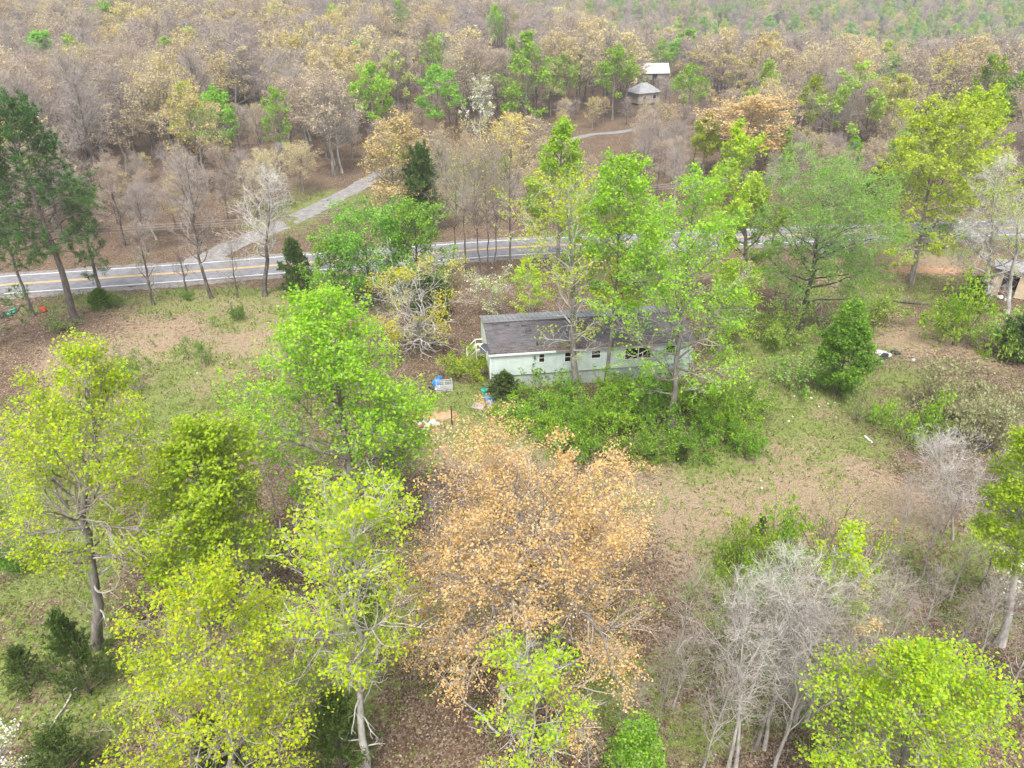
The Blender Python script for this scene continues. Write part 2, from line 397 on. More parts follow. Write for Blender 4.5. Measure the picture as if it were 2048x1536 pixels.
def build_ground():
    xs = np.concatenate([-np.geomspace(1500,95,40), np.arange(-90,-58,3.0), np.arange(-58,58,0.85), np.arange(58,90,3.0), np.geomspace(95,1500,40)])
    ys = np.concatenate([np.arange(-160,4,8.0), np.arange(4,104,0.85), np.arange(104,150,2.5), np.geomspace(150,1800,70)])
    nx, ny = len(xs), len(ys)
    V = np.zeros((ny,nx,3), np.float32); A = np.zeros((ny,nx,4), np.float32); A[...,3] = 1
    for j, y in enumerate(ys):
        for i, x in enumerate(xs):
            V[j,i] = (x, y, terrain(x,y))
            if -75 < x < 75 and 0 < y < 140:
                g = s = 0
                for b in GRASS: g += blob(x,y,*b)
                for b in STRAW: s += blob(x,y,*b)
                cl = max(blob(x,y,*b) for b in CLAY); br = max(blob(x,y,*b) for b in BARE)
                n1 = nz(x,y,5,1); n2 = nz(x,y,1.7,2)
                A[j,i,0] = min(1, max(0, min(g,1)*(1-br)*0.56 + 0.34*n1 + 0.34*n2 + 0.06))
                A[j,i,1] = min(1, max(0, min(s,1)*0.85*(1-br) + 0.3*nz(x,y,4,5) + 0.2*nz(x,y,1.4,6)))
                A[j,i,2] = min(1, cl)
                rd = pdist(RDA, x, y)
                if rd < 9: # micro relief only away from the road
                    pass
                else:
                    V[j,i,2] += 0.10*nz(x,y,3.1,8)*min(1,(rd-9)/6)
            else:
                A[j,i,0] = 0.15
    q = np.array([[j*nx+i, j*nx+i+1, (j+1)*nx+i+1, (j+1)*nx+i] for j in range(ny-1) for i in range(nx-1)])
    global GRID; GRID = (xs, ys, A, V)
    me = mesh_from('ground', [(V.reshape(-1,3), q, M['ground'])])
    at_ = me.attributes.new('cover', 'FLOAT_COLOR', 'POINT'); at_.data.foreach_set('color', A.reshape(-1))
    o = mobj('ground', me); tagp(o, kind='structure', label='leaf littered ground with grass and dry straw patches', cat='ground')
    return o

def ground_material():
    m = bpy.data.materials.new('ground'); m.use_nodes = True; nt = m.node_tree; b = nt.nodes['Principled BSDF']
    b.inputs['Roughness'].default_value = 0.95; b.inputs['Specular IOR Level'].default_value = 0.1
    tc = nt.nodes.new('ShaderNodeTexCoord')
    def noise(scale, det=3, rough=0.6):
        n = nt.nodes.new('ShaderNodeTexNoise'); n.inputs['Scale'].default_value = scale; n.inputs['Detail'].default_value = det; n.inputs['Roughness'].default_value = rough
        nt.links.new(tc.outputs['Object'], n.inputs['Vector']); return n
    def ramp(src, stops):
        r = nt.nodes.new('ShaderNodeValToRGB'); e = r.color_ramp.elements
        e[0].position, e[0].color = stops[0][0], (*stops[0][1],1); e[1].position, e[1].color = stops[-1][0], (*stops[-1][1],1)
        for p, c in stops[1:-1]:
            k = e.new(p); k.color = (*c,1)
        nt.links.new(src, r.inputs[0]); return r
    v = nt.nodes.new('ShaderNodeTexVoronoi'); v.inputs['Scale'].default_value = 12.0; nt.links.new(tc.outputs['Object'], v.inputs['Vector'])
    litter = ramp(v.outputs['Color'], [(0.1,(0.05,0.035,0.023)),(0.4,(0.105,0.072,0.049)),(0.7,(0.17,0.122,0.085)),(0.95,(0.31,0.25,0.195))])
    nb = noise(0.35, 4)
    litter2 = nt.nodes.new('ShaderNodeMixRGB'); litter2.blend_type = 'MULTIPLY'; litter2.inputs[0].default_value = 0.7
    nt.links.new(litter.outputs[0], litter2.inputs[1]); nt.links.new(ramp(nb.outputs['Fac'], [(0.35,(0.72,0.68,0.66)),(0.65,(1.15,1.1,1.05))]).outputs[0], litter2.inputs[2])
    fine = noise(9, 5, 0.75)
    straw = ramp(fine.outputs['Fac'], [(0.3,(0.13,0.095,0.06)),(0.5,(0.265,0.20,0.13)),(0.7,(0.43,0.345,0.24))])
    grass = ramp(noise(6, 5, 0.75).outputs['Fac'], [(0.3,(0.07,0.095,0.025)),(0.5,(0.15,0.19,0.05)),(0.7,(0.27,0.30,0.10))])
    clay = ramp(fine.outputs['Fac'], [(0.3,(0.34,0.20,0.115)),(0.7,(0.50,0.32,0.20))])
    a = nt.nodes.new('ShaderNodeAttribute'); a.attribute_name = 'cover'
    sep = nt.nodes.new('ShaderNodeSeparateColor'); nt.links.new(a.outputs['Color'], sep.inputs[0])
    def mask(ch, n):
        ad = nt.nodes.new('ShaderNodeMath'); ad.operation = 'ADD'
        sb = nt.nodes.new('ShaderNodeMath'); sb.operation = 'MULTIPLY_ADD'; sb.inputs[1].default_value = 2.4; sb.inputs[2].default_value = -1.2
        nt.links.new(n.outputs['Fac'], sb.inputs[0]); nt.links.new(sep.outputs[ch], ad.inputs[0]); nt.links.new(sb.outputs[0], ad.inputs[1])
        mr = nt.nodes.new('ShaderNodeMapRange'); mr.inputs['From Min'].default_value = 0.35; mr.inputs['From Max'].default_value = 0.70
        nt.links.new(ad.outputs[0], mr.inputs['Value']); return mr.outputs[0]
    cur = litter2.outputs[0]
    for ch, n, col in ((1, noise(3.3,4,0.7), straw), (0, noise(2.3,5,0.7), grass), (2, noise(2.0,4), clay)):
        mx = nt.nodes.new('ShaderNodeMixRGB'); nt.links.new(mask(ch,n), mx.inputs[0]); nt.links.new(cur, mx.inputs[1]); nt.links.new(col.outputs[0], mx.inputs[2]); cur = mx.outputs[0]
    nt.links.new(cur, b.inputs['Base Color'])
    bp = nt.nodes.new('ShaderNodeBump'); bp.inputs['Strength'].default_value = 0.7; bp.inputs['Distance'].default_value = 0.08
    nt.links.new(fine.outputs['Fac'], bp.inputs['Height']); nt.links.new(bp.outputs[0], b.inputs['Normal'])
    return m
M['ground'] = ground_material()
build_ground()

# ------------------------------------------------------------------ road, drive
M['asphalt'] = mat('asphalt', (0.15,0.15,0.158), 0.9, (0.225,0.225,0.235), 1.2, 8, 0.2, 0.2)
M['yellow_paint'] = mat('yellow_paint', (0.60,0.36,0.06), 0.8, (0.72,0.47,0.14), 3, 4)
M['white_paint'] = mat('white_paint', (0.60,0.60,0.58), 0.8, (0.80,0.80,0.78), 3, 4)
M['gravel'] = mat('gravel', (0.155,0.145,0.138), 0.95, (0.27,0.26,0.25), 1.2, 10, 0.4)
M['gravel_dark'] = mat('gravel_dark', (0.13,0.115,0.10), 0.95, (0.26,0.24,0.215), 2.5, 9, 0.6)
def ribbon(path, offs, z, jit=0.0, seed=0):
    """sheet along a path between offsets (o0,o1)"""
    A = np.array(path); T = np.gradient(A, axis=0); T /= np.linalg.norm(T, axis=1)[:,None]
    Nn = np.stack([-T[:,1], T[:,0]], 1)
    rng = np.random.default_rng(seed)
    rows = []
    for o in offs:
        j = np.convolve(rng.normal(0, 1, len(A)+4), np.ones(5)/5, 'valid')*jit if o in (offs[0], offs[-1]) else 0
        w = A + Nn*(np.asarray(o + j)[...,None] if np.ndim(j) else o)
        rows.append(np.concatenate([w, np.array([terrain(a[0],a[1])+z for a in w])[:,None]], 1))
    n = len(A); V = np.concatenate(rows)
    q = [[r*n+i, r*n+i+1, (r+1)*n+i+1, (r+1)*n+i] for r in range(len(offs)-1) for i in range(n-1)]
    return V, np.array(q)
RDD = spline(RD, 40)
road = mobj('road', mesh_from('road', [(*ribbon(RDD, (-3.1,-1,1,3.1), 0.05, 0.10), M['asphalt'])])); tagp(road, 'grey two lane asphalt road crossing behind the house', 'road', kind='structure')
sh1 = mobj('road_shoulder', mesh_from('road_shoulder', [(*ribbon(RDD, (-4.2,-3.0), 0.022, 0.35, 3), M['gravel_dark'])]), road)
sh2 = mobj('road_shoulder', mesh_from('road_shoulder', [(*ribbon(RDD, (3.0,3.8), 0.022, 0.35, 4), M['gravel_dark'])]), road)
for o in (-0.21, 0.07): mobj('yellow_line', mesh_from('yellow_line', [(*ribbon(RDD, (o,o+0.14), 0.056), M['yellow_paint'])]), road)
for o in (-2.72, 2.60): mobj('white_line', mesh_from('white_line', [(*ribbon(RDD, (o,o+0.14), 0.056), M['white_paint'])]), road)
dr = mobj('gravel_drive', mesh_from('gravel_drive', [(*ribbon(DRS, (-1.6,-0.6,0.6,1.6), 0.030, 0.25, 5), M['gravel'])])); tagp(dr, 'grey gravel drive leaving the road and climbing into the woods', 'drive', kind='structure')
apron = [at(px,py,0.038) for px,py in ((300,532),(360,524),(395,508),(425,500),(455,500),(445,512),(470,519),(520,517))]
apr = at(360,543,0.038); 
mb = MB()
for a, b2 in zip(apron[:-1], apron[1:]):
    mb.v += [tuple(a), tuple(b2), tuple(at(410,531,0.038))]; k = len(mb.v); mb.f.append((k-3,k-2,k-1)); mb.fm.append(0)
ap = mb.build('drive_apron', M['gravel']); tagp(ap, 'gravel apron where the drive meets the road', 'drive', kind='structure')
dr2 = mobj('dirt_track', mesh_from('dirt_track', [(*ribbon(DR2S, (-1.0,0,1.0), 0.035, 0.3, 6), M['gravel'])])); tagp(dr2, 'pale dirt track winding through the far woods', 'track', kind='structure')

# ------------------------------------------------------------------ house
M['siding'] = mat('siding', (0.42,0.51,0.47), 0.7, (0.53,0.60,0.56), 1.5, 6, 0.0, 0.3, stretch=(1,1,0.6))
M['siding_end'] = mat('siding_end', (0.48,0.56,0.46), 0.7, (0.60,0.67,0.56), 1.5, 6, 0.0, 0.3)
M['skirt'] = mat('skirting', (0.34,0.40,0.37), 0.8, (0.47,0.53,0.49), 2.0, 6, 0.0)
M['shingle'] = mat('shingle', (0.075,0.07,0.075), 0.95, (0.135,0.125,0.132), 1.6, 8, 0.5, stretch=(1,2.5,2.5))
M['shingle_rear'] = mat('metal_roof_grey', (0.15,0.152,0.16), 0.65, (0.25,0.255,0.265), 0.6, 5, 0.0)
M['shingle_dark'] = mat('roof_felt', (0.035,0.032,0.032), 0.95, (0.07,0.065,0.06), 5, 4)
M['trim'] = mat('white_trim', (0.66,0.68,0.66), 0.6, (0.78,0.79,0.77), 2, 4)
M['dark_in'] = mat('dark_interior', (0.012,0.012,0.012), 0.9, (0.03,0.028,0.026), 2, 3)
M['glass'] = mat('dark_glass', (0.01,0.012,0.012), 0.08, spec=0.5)
M['leaf_debris'] = leafmat('dead_leaf', (0.16,0.085,0.05), (0.34,0.21,0.14), trans=0.1, spec=0.1, rough=0.9)
M['steel'] = mat('dish_grey', (0.05,0.055,0.065), 0.5, (0.08,0.085,0.095), 4, 3)
M['wood_grey'] = mat('weathered_wood', (0.20,0.18,0.155), 0.9, (0.34,0.31,0.28), 2.5, 6, 0.3, stretch=(1,1,6))
def build_house():
    h = empty('mobile_home', (HX, HY, 0), HA); tagp(h, 'abandoned pale green mobile home with dark shingle roof behind the shrubs', 'house')
    EZ, RZ, FZ = 3.32, 4.25, 1.30      # eave, ridge, floor line
    wins = [(4.1,2.25,3.05,0.50),(6.35,2.15,3.05,0.85),(8.5,2.30,3.05,0.80),(12.0,2.0,3.05,2.25),(14.7,2.1,3.05,0.85)]
    # lap siding wall (front) split round the window openings, each course leaning out at its foot
    def lap(mb, p0, p1, z0, z1, nrm, course=0.115):
        n = max(1, int(round((z1-z0)/course))); d = (z1-z0)/n
        for k in range(n):
            a, b = z0+k*d, z0+(k+1)*d
            o = 0.022
            A0 = (p0[0]+nrm[0]*o, p0[1]+nrm[1]*o, a); B0 = (p1[0]+nrm[0]*o, p1[1]+nrm[1]*o, a)
            A1 = (p0[0], p0[1], b); B1 = (p1[0], p1[1], b)
            mb.quad(A0, B0, B1, A1); mb.quad((p0[0],p0[1],a), (p1[0],p1[1],a), B0, A0)
    mb = MB(); cur = 0.0
    for u, z0, z1, w in wins:
        lap(mb, (cur,0), (u-w/2,0), FZ, EZ+0.03, (0,-1)); lap(mb, (u-w/2,0), (u+w/2,0), FZ, z0, (0,-1)); lap(mb, (u-w/2,0), (u+w/2,0), z1, EZ+0.03, (0,-1)); cur = u+w/2
    lap(mb, (cur,0), (HL,0), FZ, EZ+0.03, (0,-1))
    fw = mb.build('front_wall', M['siding'], h); fw['label'] = 'pale green lap siding under the front eave'
    # end walls: gable profile, lap siding by courses clipped to the slope
    for nm, u, nx in (('end_wall', 0.0, -1), ('end_wall', HL, 1)):
        mb = MB(); z = FZ
        while z < RZ-0.05:
            z2 = min(z+0.115, RZ-0.03)
            k = 0 if z < EZ else (z-EZ)/(RZ-EZ)*HW/2
            door = (u == 0 and z < 3.2)
            segs = [(k, HW-k)] if not door else [(k, 4.0), (4.9, HW-k)]
            for a, b in segs:
                mb.quad((u+nx*0.022, a, z), (u+nx*0.022, b, z), (u, b, z2), (u, a, z2))
            z = z2
        mb.build(nm, M['siding_end'], h)
    MB().box(0, HL, HW-0.06, HW, FZ, EZ).build('rear_wall', M['siding_end'], h)
    # skirting
    mb = MB(); mb.box(0.10, HL-0.1, 0.10, 0.16, 0, FZ-0.004); mb.box(0.10,0.16,0.165,HW-0.1,0,FZ-0.004); mb.box(HL-0.16,HL-0.1,0.165,HW-0.1,0,FZ-0.004)
    for k in range(60): mb.box(0.2+k*0.27, 0.23+k*0.27, 0.085, 0.099, 0.02, FZ-0.03)
    mb.build('skirting', M['skirt'], h)
    MB().box(0.2, HL-0.2, 0.5, HW-0.2, FZ-0.1, FZ).build('floor_deck', M['dark_in'], h)
    MB().box(0.2, HL-0.2, 2.4, 2.5, FZ, EZ-0.05).build('inner_partition', M['dark_in'], h)
    # roof slopes
    ov = 0.17; e0 = -ov; s = (RZ-EZ)/(HW/2); ez = EZ - s*ov
    def slope_z(v): return EZ + s*(v if v < HW/2 else HW-v)
    rng = random.Random(4)
    mb = MB(); nu, nv = 44, 22; t = 0.05
    for j in range(nv):     # each course a step, so the shingle lines are real
        v0 = e0 + (HW/2-e0)*j/nv; v1 = e0 + (HW/2-e0)*(j+1)/nv
        for i in range(nu):
            u0 = -0.12 + (HL+0.24)*i/nu; u1 = -0.12 + (HL+0.24)*(i+1)/nu
            sag0 = 0.035*math.sin(u0*1.3)*math.sin(v0*1.2); sag1 = 0.035*math.sin(u1*1.3)*math.sin(v0*1.2)
            za, zb = slope_z(v0)+0.075+sag0, slope_z(v1)+0.055+sag0
            zc, zd = slope_z(v0)+0.075+sag1, slope_z(v1)+0.055+sag1
            mb.quad((u0,v0,za),(u1,v0,zc),(u1,v1,zd),(u0,v1,zb))
            mb.quad((u0,v0,za-0.022),(u1,v0,zc-0.022),(u1,v0,zc),(u0,v0,za))
    mb.quad((-0.12,e0,ez+0.0),(-0.12,HW/2,RZ),(-0.12,HW/2,RZ+0.07),(-0.12,e0,ez+0.07))
    rf = mb.build('front_roof', M['shingle'], h); rf['label'] = 'dark shingle slope with missing tabs'
    mb = MB(); mb.quad((-0.12,HW/2,RZ+0.06),(HL+0.12,HW/2,RZ+0.06),(HL+0.12,HW+ov,ez+0.06),(-0.12,HW+ov,ez+0.06)); mb.quad((-0.12,HW+ov,ez),(-0.12,HW/2,RZ),(-0.12,HW/2,RZ+0.06),(-0.12,HW+ov,ez+0.06))
    rr = mb.build('rear_roof', M['shingle_rear'], h); rr['label'] = 'ribbed grey metal rear slope'
    for k in range(41):
        u = 0.02 + k*0.41
        m2 = MB(); m2.hexa([(u,HW/2+0.15,RZ+0.02),(u+0.05,HW/2+0.15,RZ+0.02),(u+0.05,HW+ov-0.01,ez+0.065),(u,HW+ov-0.01,ez+0.065),(u,HW/2+0.15,RZ+0.065),(u+0.05,HW/2+0.15,RZ+0.065),(u+0.05,HW+ov-0.01,ez+0.105),(u,HW+ov-0.01,ez+0.105)])
        m2.build('roof_rib', M['shingle_rear'], rr)
    mb = MB(); zr = RZ+0.085
    mb.hexa([(-0.13,HW/2-0.16,zr-0.075),(HL+0.13,HW/2-0.16,zr-0.075),(HL+0.13,HW/2+0.16,zr-0.075),(-0.13,HW/2+0.16,zr-0.075),(-0.13,HW/2-0.02,zr+0.03),(HL+0.13,HW/2-0.02,zr+0.03),(HL+0.13,HW/2+0.02,zr+0.03),(-0.13,HW/2+0.02,zr+0.03)])
    mb.build('ridge_cap', M['shingle_dark'], h)
    for u, v, w, d in ((1.5,3.0,0.45,0.10),(2.9,2.85,0.4,0.12),(3.1,2.2,0.5,0.12),(5.0,1.75,0.5,0.1),(0.55,3.2,0.5,0.07),(11.3,1.7,0.55,0.16),(11.6,2.0,0.35,0.3),(7.7,2.6,0.5,0.09),(9.2,1.4,0.4,0.1),(14.0,2.3,0.5,0.1),(6.4,0.5,0.7,0.14)):
        MB().quad((u,v,slope_z(v)+0.125),(u+w,v,slope_z(v)+0.125),(u+w,v+d,slope_z(v+d)+0.125),(u,v+d,slope_z(v+d)+0.125)).build('bare_patch', M['shingle_dark'], rf)
    MB().box(-0.14, 5.2, e0-0.05, e0-0.003, ez-0.10, ez+0.05).build('fascia', M['trim'], h)
    MB().box(5.21, HL+0.14, e0-0.045, e0-0.003, ez-0.08, ez+0.05).build('fascia', M['wood_grey'], h)
    MB().box(-0.06, 0.05, -0.07, -0.025, 0.4, EZ-0.12).build('corner_trim', M['trim'], h)
    for u, z0, z1, w in wins:
        wv = MB(); f = 0.05
        wv.box(u-w/2, u-w/2+f, -0.04, 0.05, z0, z1); wv.box(u+w/2-f, u+w/2, -0.04, 0.05, z0, z1)
        wv.box(u-w/2+f, u+w/2-f, -0.04, 0.05, z1-f, z1); wv.box(u-w/2+f, u+w/2-f, -0.04, 0.05, z0, z0+f)
        o = wv.build('window', M['trim'], h)
        if w > 2:
            MB().box(u-0.035, u+0.035, -0.035, 0.045, z0+f, z1-f).build('mullion', M['trim'], o)
            MB().box(u-w/2+f, u-0.036, 0.0, 0.012, z0+f, z1-f).build('pane', M['glass'], o)
            MB().box(u+0.036, u+w/2-f, 0.0, 0.012, z0+f, z1-f).build('pane', M['glass'], o)
        else:
            MB().box(u-w/2+f, u+w/2-f, 0.0, 0.012, z0+f, (z0+z1)/2).build('pane', M['glass'], o)
            MB().box(u-w/2+f, u+w/2-f, -0.012, 0.03, (z0+z1)/2+0.002, (z0+z1)/2+0.03).build('sash_bar', M['trim'], o)
    d = MB().box(-0.02, 0.03, 4.02, 4.88, FZ, 3.18).build('door', M['trim'], h)
    MB().box(-0.05, -0.021, 4.12, 4.17, 2.2, 2.26).build('handle', M['steel'], d)
    # dead leaves caught on the eave and at the roof
    rg = np.random.default_rng(8); n = 420
    u = np.concatenate([rg.normal(6.0,1.0,120), rg.normal(11.2,1.3,120), rg.uniform(0,HL,180)]); v = np.abs(rg.normal(0,0.35,n))-0.12
    c = np.stack([u, v, EZ + s*v + 0.12], 1); nn = norm(rg.normal(size=(n,3))*0.4+np.array([0,-0.2,1]))
    ld = mobj('dead_leaves', mesh_from('dead_leaves', [(*kites(c, nn, rg.uniform(0.07,0.2,n), 0.09, rg), M['leaf_debris'])], False), h); ld['kind'] = 'stuff'
    # loose panel on the roof
    return h
build_house()
def hpt(u, v, z): return (HX+u*math.cos(HA)-v*math.sin(HA), HY+u*math.sin(HA)+v*math.cos(HA), z)

def build_steps():
    e = empty('entry_steps', hpt(-0.06, 4.45, 0), HA); e.scale = (0.66,0.8,1.0); tagp(e, 'weathered wooden entry steps with white handrails at the end door', 'steps')
    MB().box(-1.05,-0.02,-0.65,0.65,1.14,1.22).build('landing', M['wood_grey'], e)
    for k in range(4):
        MB().box(-1.32-0.27*k,-1.07-0.27*k,-0.6,0.6,0.92-0.24*k,0.97-0.24*k).build('tread', M['wood_grey'], e)
    for y in (-0.62, 0.60):
        mb = MB(); mb.hexa([(-2.2,y,0),(-2.0,y,0),(-2.0,y+0.04,0),(-2.2,y+0.04,0),(-1.08,y,0.95),(-1.06,y,1.15),(-1.06,y+0.04,1.15),(-1.08,y+0.04,0.95)]); mb.build('stringer', M['wood_grey'], e)
    for y in (-0.66, 0.64):
        for x, z0, z1 in ((-1.0,0,2.2),(-2.15,0,1.35)):
            MB().box(x-0.04,x+0.04,y-0.04,y+0.04,z0,z1).build('post', M['trim'], e)
        for dz in (0, -0.45):
            mb = MB(); mb.hexa([(-2.2,y-0.03,1.30+dz),(-1.0,y-0.03,2.15+dz),(-1.0,y+0.03,2.15+dz),(-2.2,y+0.03,1.30+dz),(-2.2,y-0.03,1.38+dz),(-1.0,y-0.03,2.23+dz),(-1.0,y+0.03,2.23+dz),(-2.2,y+0.03,1.38+dz)]); mb.build('handrail', M['trim'], e)
            MB().box(-1.0,-0.05,y-0.03,y+0.03,2.15+dz,2.23+dz).build('handrail', M['trim'], e)
build_steps()

def build_dish():
    e = empty('satellite_dish', hpt(-0.10, 0.25, 3.30), HA); tagp(e, 'dark grey satellite dish on the end eave of the mobile home', 'dish')
    # parabolic bowl facing up and away from the wall
    mb = MB(); K = 18; rings = [(0.001,0.0),(0.12,0.006),(0.25,0.03),(0.36,0.062),(0.42,0.09)]
    Rm = Matrix.Translation((-0.30,-0.10,0.42)) @ Matrix.Rotation(math.radians(-48),4,'Y') @ Matrix.Rotation(math.radians(25),4,'X')
    for back in (0, 1):
        b0 = len(mb.v)
        for r, z in rings:
            for k in range(K):
                a = 2*math.pi*k/K; mb.v.append(tuple(Rm @ Vector((r*math.cos(a), r*1.08*math.sin(a), z-0.018*back))))
        for j in range(len(rings)-1):
            for k in range(K):
                f = (b0+j*K+k, b0+j*K+(k+1)%K, b0+(j+1)*K+(k+1)%K, b0+(j+1)*K+k); mb.f.append(f if not back else f[::-1]); mb.fm.append(0)
    for k in range(K):
        a, b = (len(rings)-1)*K+k, (len(rings)-1)*K+(k+1)%K; o = len(rings)*K
        mb.f.append((a,b,b+o,a+o)); mb.fm.append(0)
    mb.build('bowl', M['steel'], e, smooth=True)
    MB().tube([(0,0,-0.06),(0,0,0.2),(-0.22,-0.08,0.38)],0.025).build('mast', M['steel'], e)
    tip = Rm @ Vector((0,0.05,0.55)); foot = Rm @ Vector((0,-0.42,0.08))
    MB().tube([tuple(foot), tuple(tip)],0.014).build('feed_arm', M['trim'], e)
    MB().box(tip.x-0.04,tip.x+0.04,tip.y-0.04,tip.y+0.04,tip.z-0.03,tip.z+0.06).build('feed_horn', M['trim'], e)
build_dish()
# ------------------------------------------------------------------ trees
def spec(kind, H, R, seed, q=1.0, **k):
    """parameters of each kind of tree; q scales twig and leaf counts"""
    d = dict(seed=seed, H=H, R=R)
    def n(x): return max(2, int(round(x*q)))
    if kind == 'poplar':    d.update(cb=0.28, shape='egg', n1=n(36), n2=n(10), n3=6, ang=(1.25,0.45), up=0.10, wob=0.10, leaf='lime', nleaf=8, lsize=0.185, spread=0.16, bark='bark_grey', keep=0.97, thin=0.15, second='green', frac2=0.3)
    elif kind == 'gum':     d.update(cb=0.30, shape='egg', n1=n(34), n2=n(9), n3=7, ang=(1.3,0.5), up=0.09, wob=0.13, leaf='yellow_green', nleaf=10, lsize=0.135, spread=0.14, bark='bark_grey', keep=0.95, thin=0.25, second='lime', frac2=0.35)
    elif kind == 'sparse':  d.update(cb=0.38, shape='slim', n1=n(24), n2=n(8), n3=6, ang=(1.05,0.4), up=0.12, wob=0.12, leaf='yellow_green', nleaf=7, lsize=0.135, spread=0.13, bark='bark_pale', twig='twig_pale', keep=0.85, thin=0.35, wobt=0.04, second='lime', frac2=0.3)
    elif kind == 'oak':     d.update(cb=0.26, shape='dome', n1=n(34), n2=n(11), n3=8, n4=0, ang=(1.45,0.5), up=0.03, wob=0.17, leaf='orange', nleaf=15, lsize=0.10, lw=0.65, spread=0.13, thin=0.25, bark='bark_grey', twig='twig_grey', keep=0.9, wobt=0.05, tr=0.42)
    elif kind == 'budding': d.update(cb=0.35, shape='dome', n1=n(24), n2=n(9), n3=7, n4=0, ang=(1.2,0.4), up=0.07, wob=0.15, leaf='tan', nleaf=4, lsize=0.22, lw=0.6, spread=0.16, bark='bark_grey', twig='twig_grey', keep=0.8, wobt=0.04, twr=0.012)
    elif kind == 'bare':    d.update(cb=0.35, shape='dome', n1=n(24), n2=n(9), n3=7, n4=3, ang=(1.05,0.35), up=0.10, wob=0.16, leaf=None, bark='bark_dark', twig='twig_rose', wobt=0.05, twr=0.012)
    elif kind == 'fuzz':    d.update(cb=0.33, shape='dome', n1=n(24), n2=n(9), n3=7, n4=3, ang=(1.1,0.35), up=0.09, wob=0.14, leaf='rose', nleaf=2, lsize=0.17, lw=0.6, spread=0.10, bark='bark_dark', twig='twig_rose', wobt=0.04, twr=0.010, keep=0.8)
    elif kind == 'willow':  d.update(cb=0.22, shape='ovoid', n1=n(34), n2=n(10), n3=7, n4=1, ang=(1.2,0.5), up=0.02, wob=0.15, leaf='willow', nleaf=10, lsize=0.28, lw=0.30, spread=0.18, bark='bark_dark', twig='twig_grey', droop=0.16, wobt=0.04, l3=0.7)
    elif kind == 'maple':   d.update(cb=0.20, shape='dome', n1=n(30), n2=n(9), n3=6, ang=(1.35,0.5), up=0.05, wob=0.15, leaf='green', nleaf=6, lsize=0.22, spread=0.18, bark='bark_dark', keep=0.92, second='mid_green', frac2=0.45)
    elif kind == 'dead':    d.update(cb=0.08, shape='vase', n1=n(13), n2=n(6), n3=4, ang=(1.35,0.5), up=0.03, wob=0.24, leaf='yellow_green', second='gold', frac2=0.35, nleaf=26, lsize=0.17, lw=0.8, spread=0.26, keep=0.16, bark='bark_pale', twig='twig_pale', stems=3, tr=0.34, twr=0.014, wobt=0.07, dead=4)
    elif kind == 'sapling': d.update(cb=0.30, shape='slim', n1=n(18), n2=n(6), n3=4, n4=1, ang=(0.9,0.4), up=0.10, wob=0.13, leaf=None, bark='bark_pale', twig='twig_grey', tr=0.035+0.004*H, twr=0.005)
    d.update(k); return d
def T(kind, H, R, seed, q=1.0, **k): return tree_arrays(**spec(kind, H, R, seed, q, **k))

def needles(c, d, n, L, W, rng, spread=0.75):
    """tufts of n needles round direction d at points c"""
    B = len(c); cc = np.repeat(c, n, 0); dd = norm(np.repeat(d, n, 0) + rng.normal(0, spread, (B*n,3)))
    LL = L*rng.uniform(0.7,1.2,B*n)
    nn = norm(np.cross(dd, rng.normal(size=(B*n,3))))
    return kites(cc + dd*LL[:,None]*0.5, nn, LL, W, rng, ax=dd)
def pine_arrays(seed, H, R, cb=0.45, n1=34, n2=8, tuft=12, lean=(0,0), leaf='needle', L=0.42, W=0.05, tr=None, asym=None, n3=3):
    rng = np.random.default_rng(seed); N = 16; t = np.linspace(0,1,N)
    TP = np.zeros((1,N,3)); TP[0,:,0] = lean[0]*t; TP[0,:,1] = lean[1]*t; TP[0,:,2] = H*t-0.15*(t==0)
    w = np.cumsum(rng.normal(0,0.06,(N,2)),0); w[0]=0; TP[0,:,:2] += w
    TR = ((tr or 0.013*H+0.05)*(1-0.9*t))[None]; TR[0,0] *= 1.3
    b1, r1, i1, l1 = branch(TP, TR, n1, (cb,0.99), lambda s: 1.5-0.65*s, lambda s,i: R*(0.25+0.9*(1-s)**0.7*np.clip(0.45+2.2*s,0,1)), 8, 0.03, 0.11, rng, rs=0.4, rmin=0.015, golden=True, rend=0.3)
    b2, r2, i2, l2 = branch(b1, r1, n2, (0.35,1.0), lambda s: 0.9-0.3*s, lambda s,i: 0.3*l1[i]+0.25, 4, 0.10, 0.12, rng, rs=0.5, rmin=0.008)
    trunk = [(*tubes(TP,TR,9), M['bark_pine']), (*tubes(b1,r1,5), M['bark_pine'])]
    tips = b2
    crown = [(*tubes(b2,r2,3), M['twig_brown'])]
    pts = np.concatenate([tips[:,-1], tips[:,-2], tips[:,2] if n3>2 else tips[:,-1]])
    dirs = np.concatenate([norm(tips[:,-1]-tips[:,-2])]*3) + np.array([0,0,0.5])
    crown.append((*needles(pts + rng.normal(0,0.12,pts.shape), norm(dirs), tuft, L, W, rng), M[leaf]))
    return trunk, crown
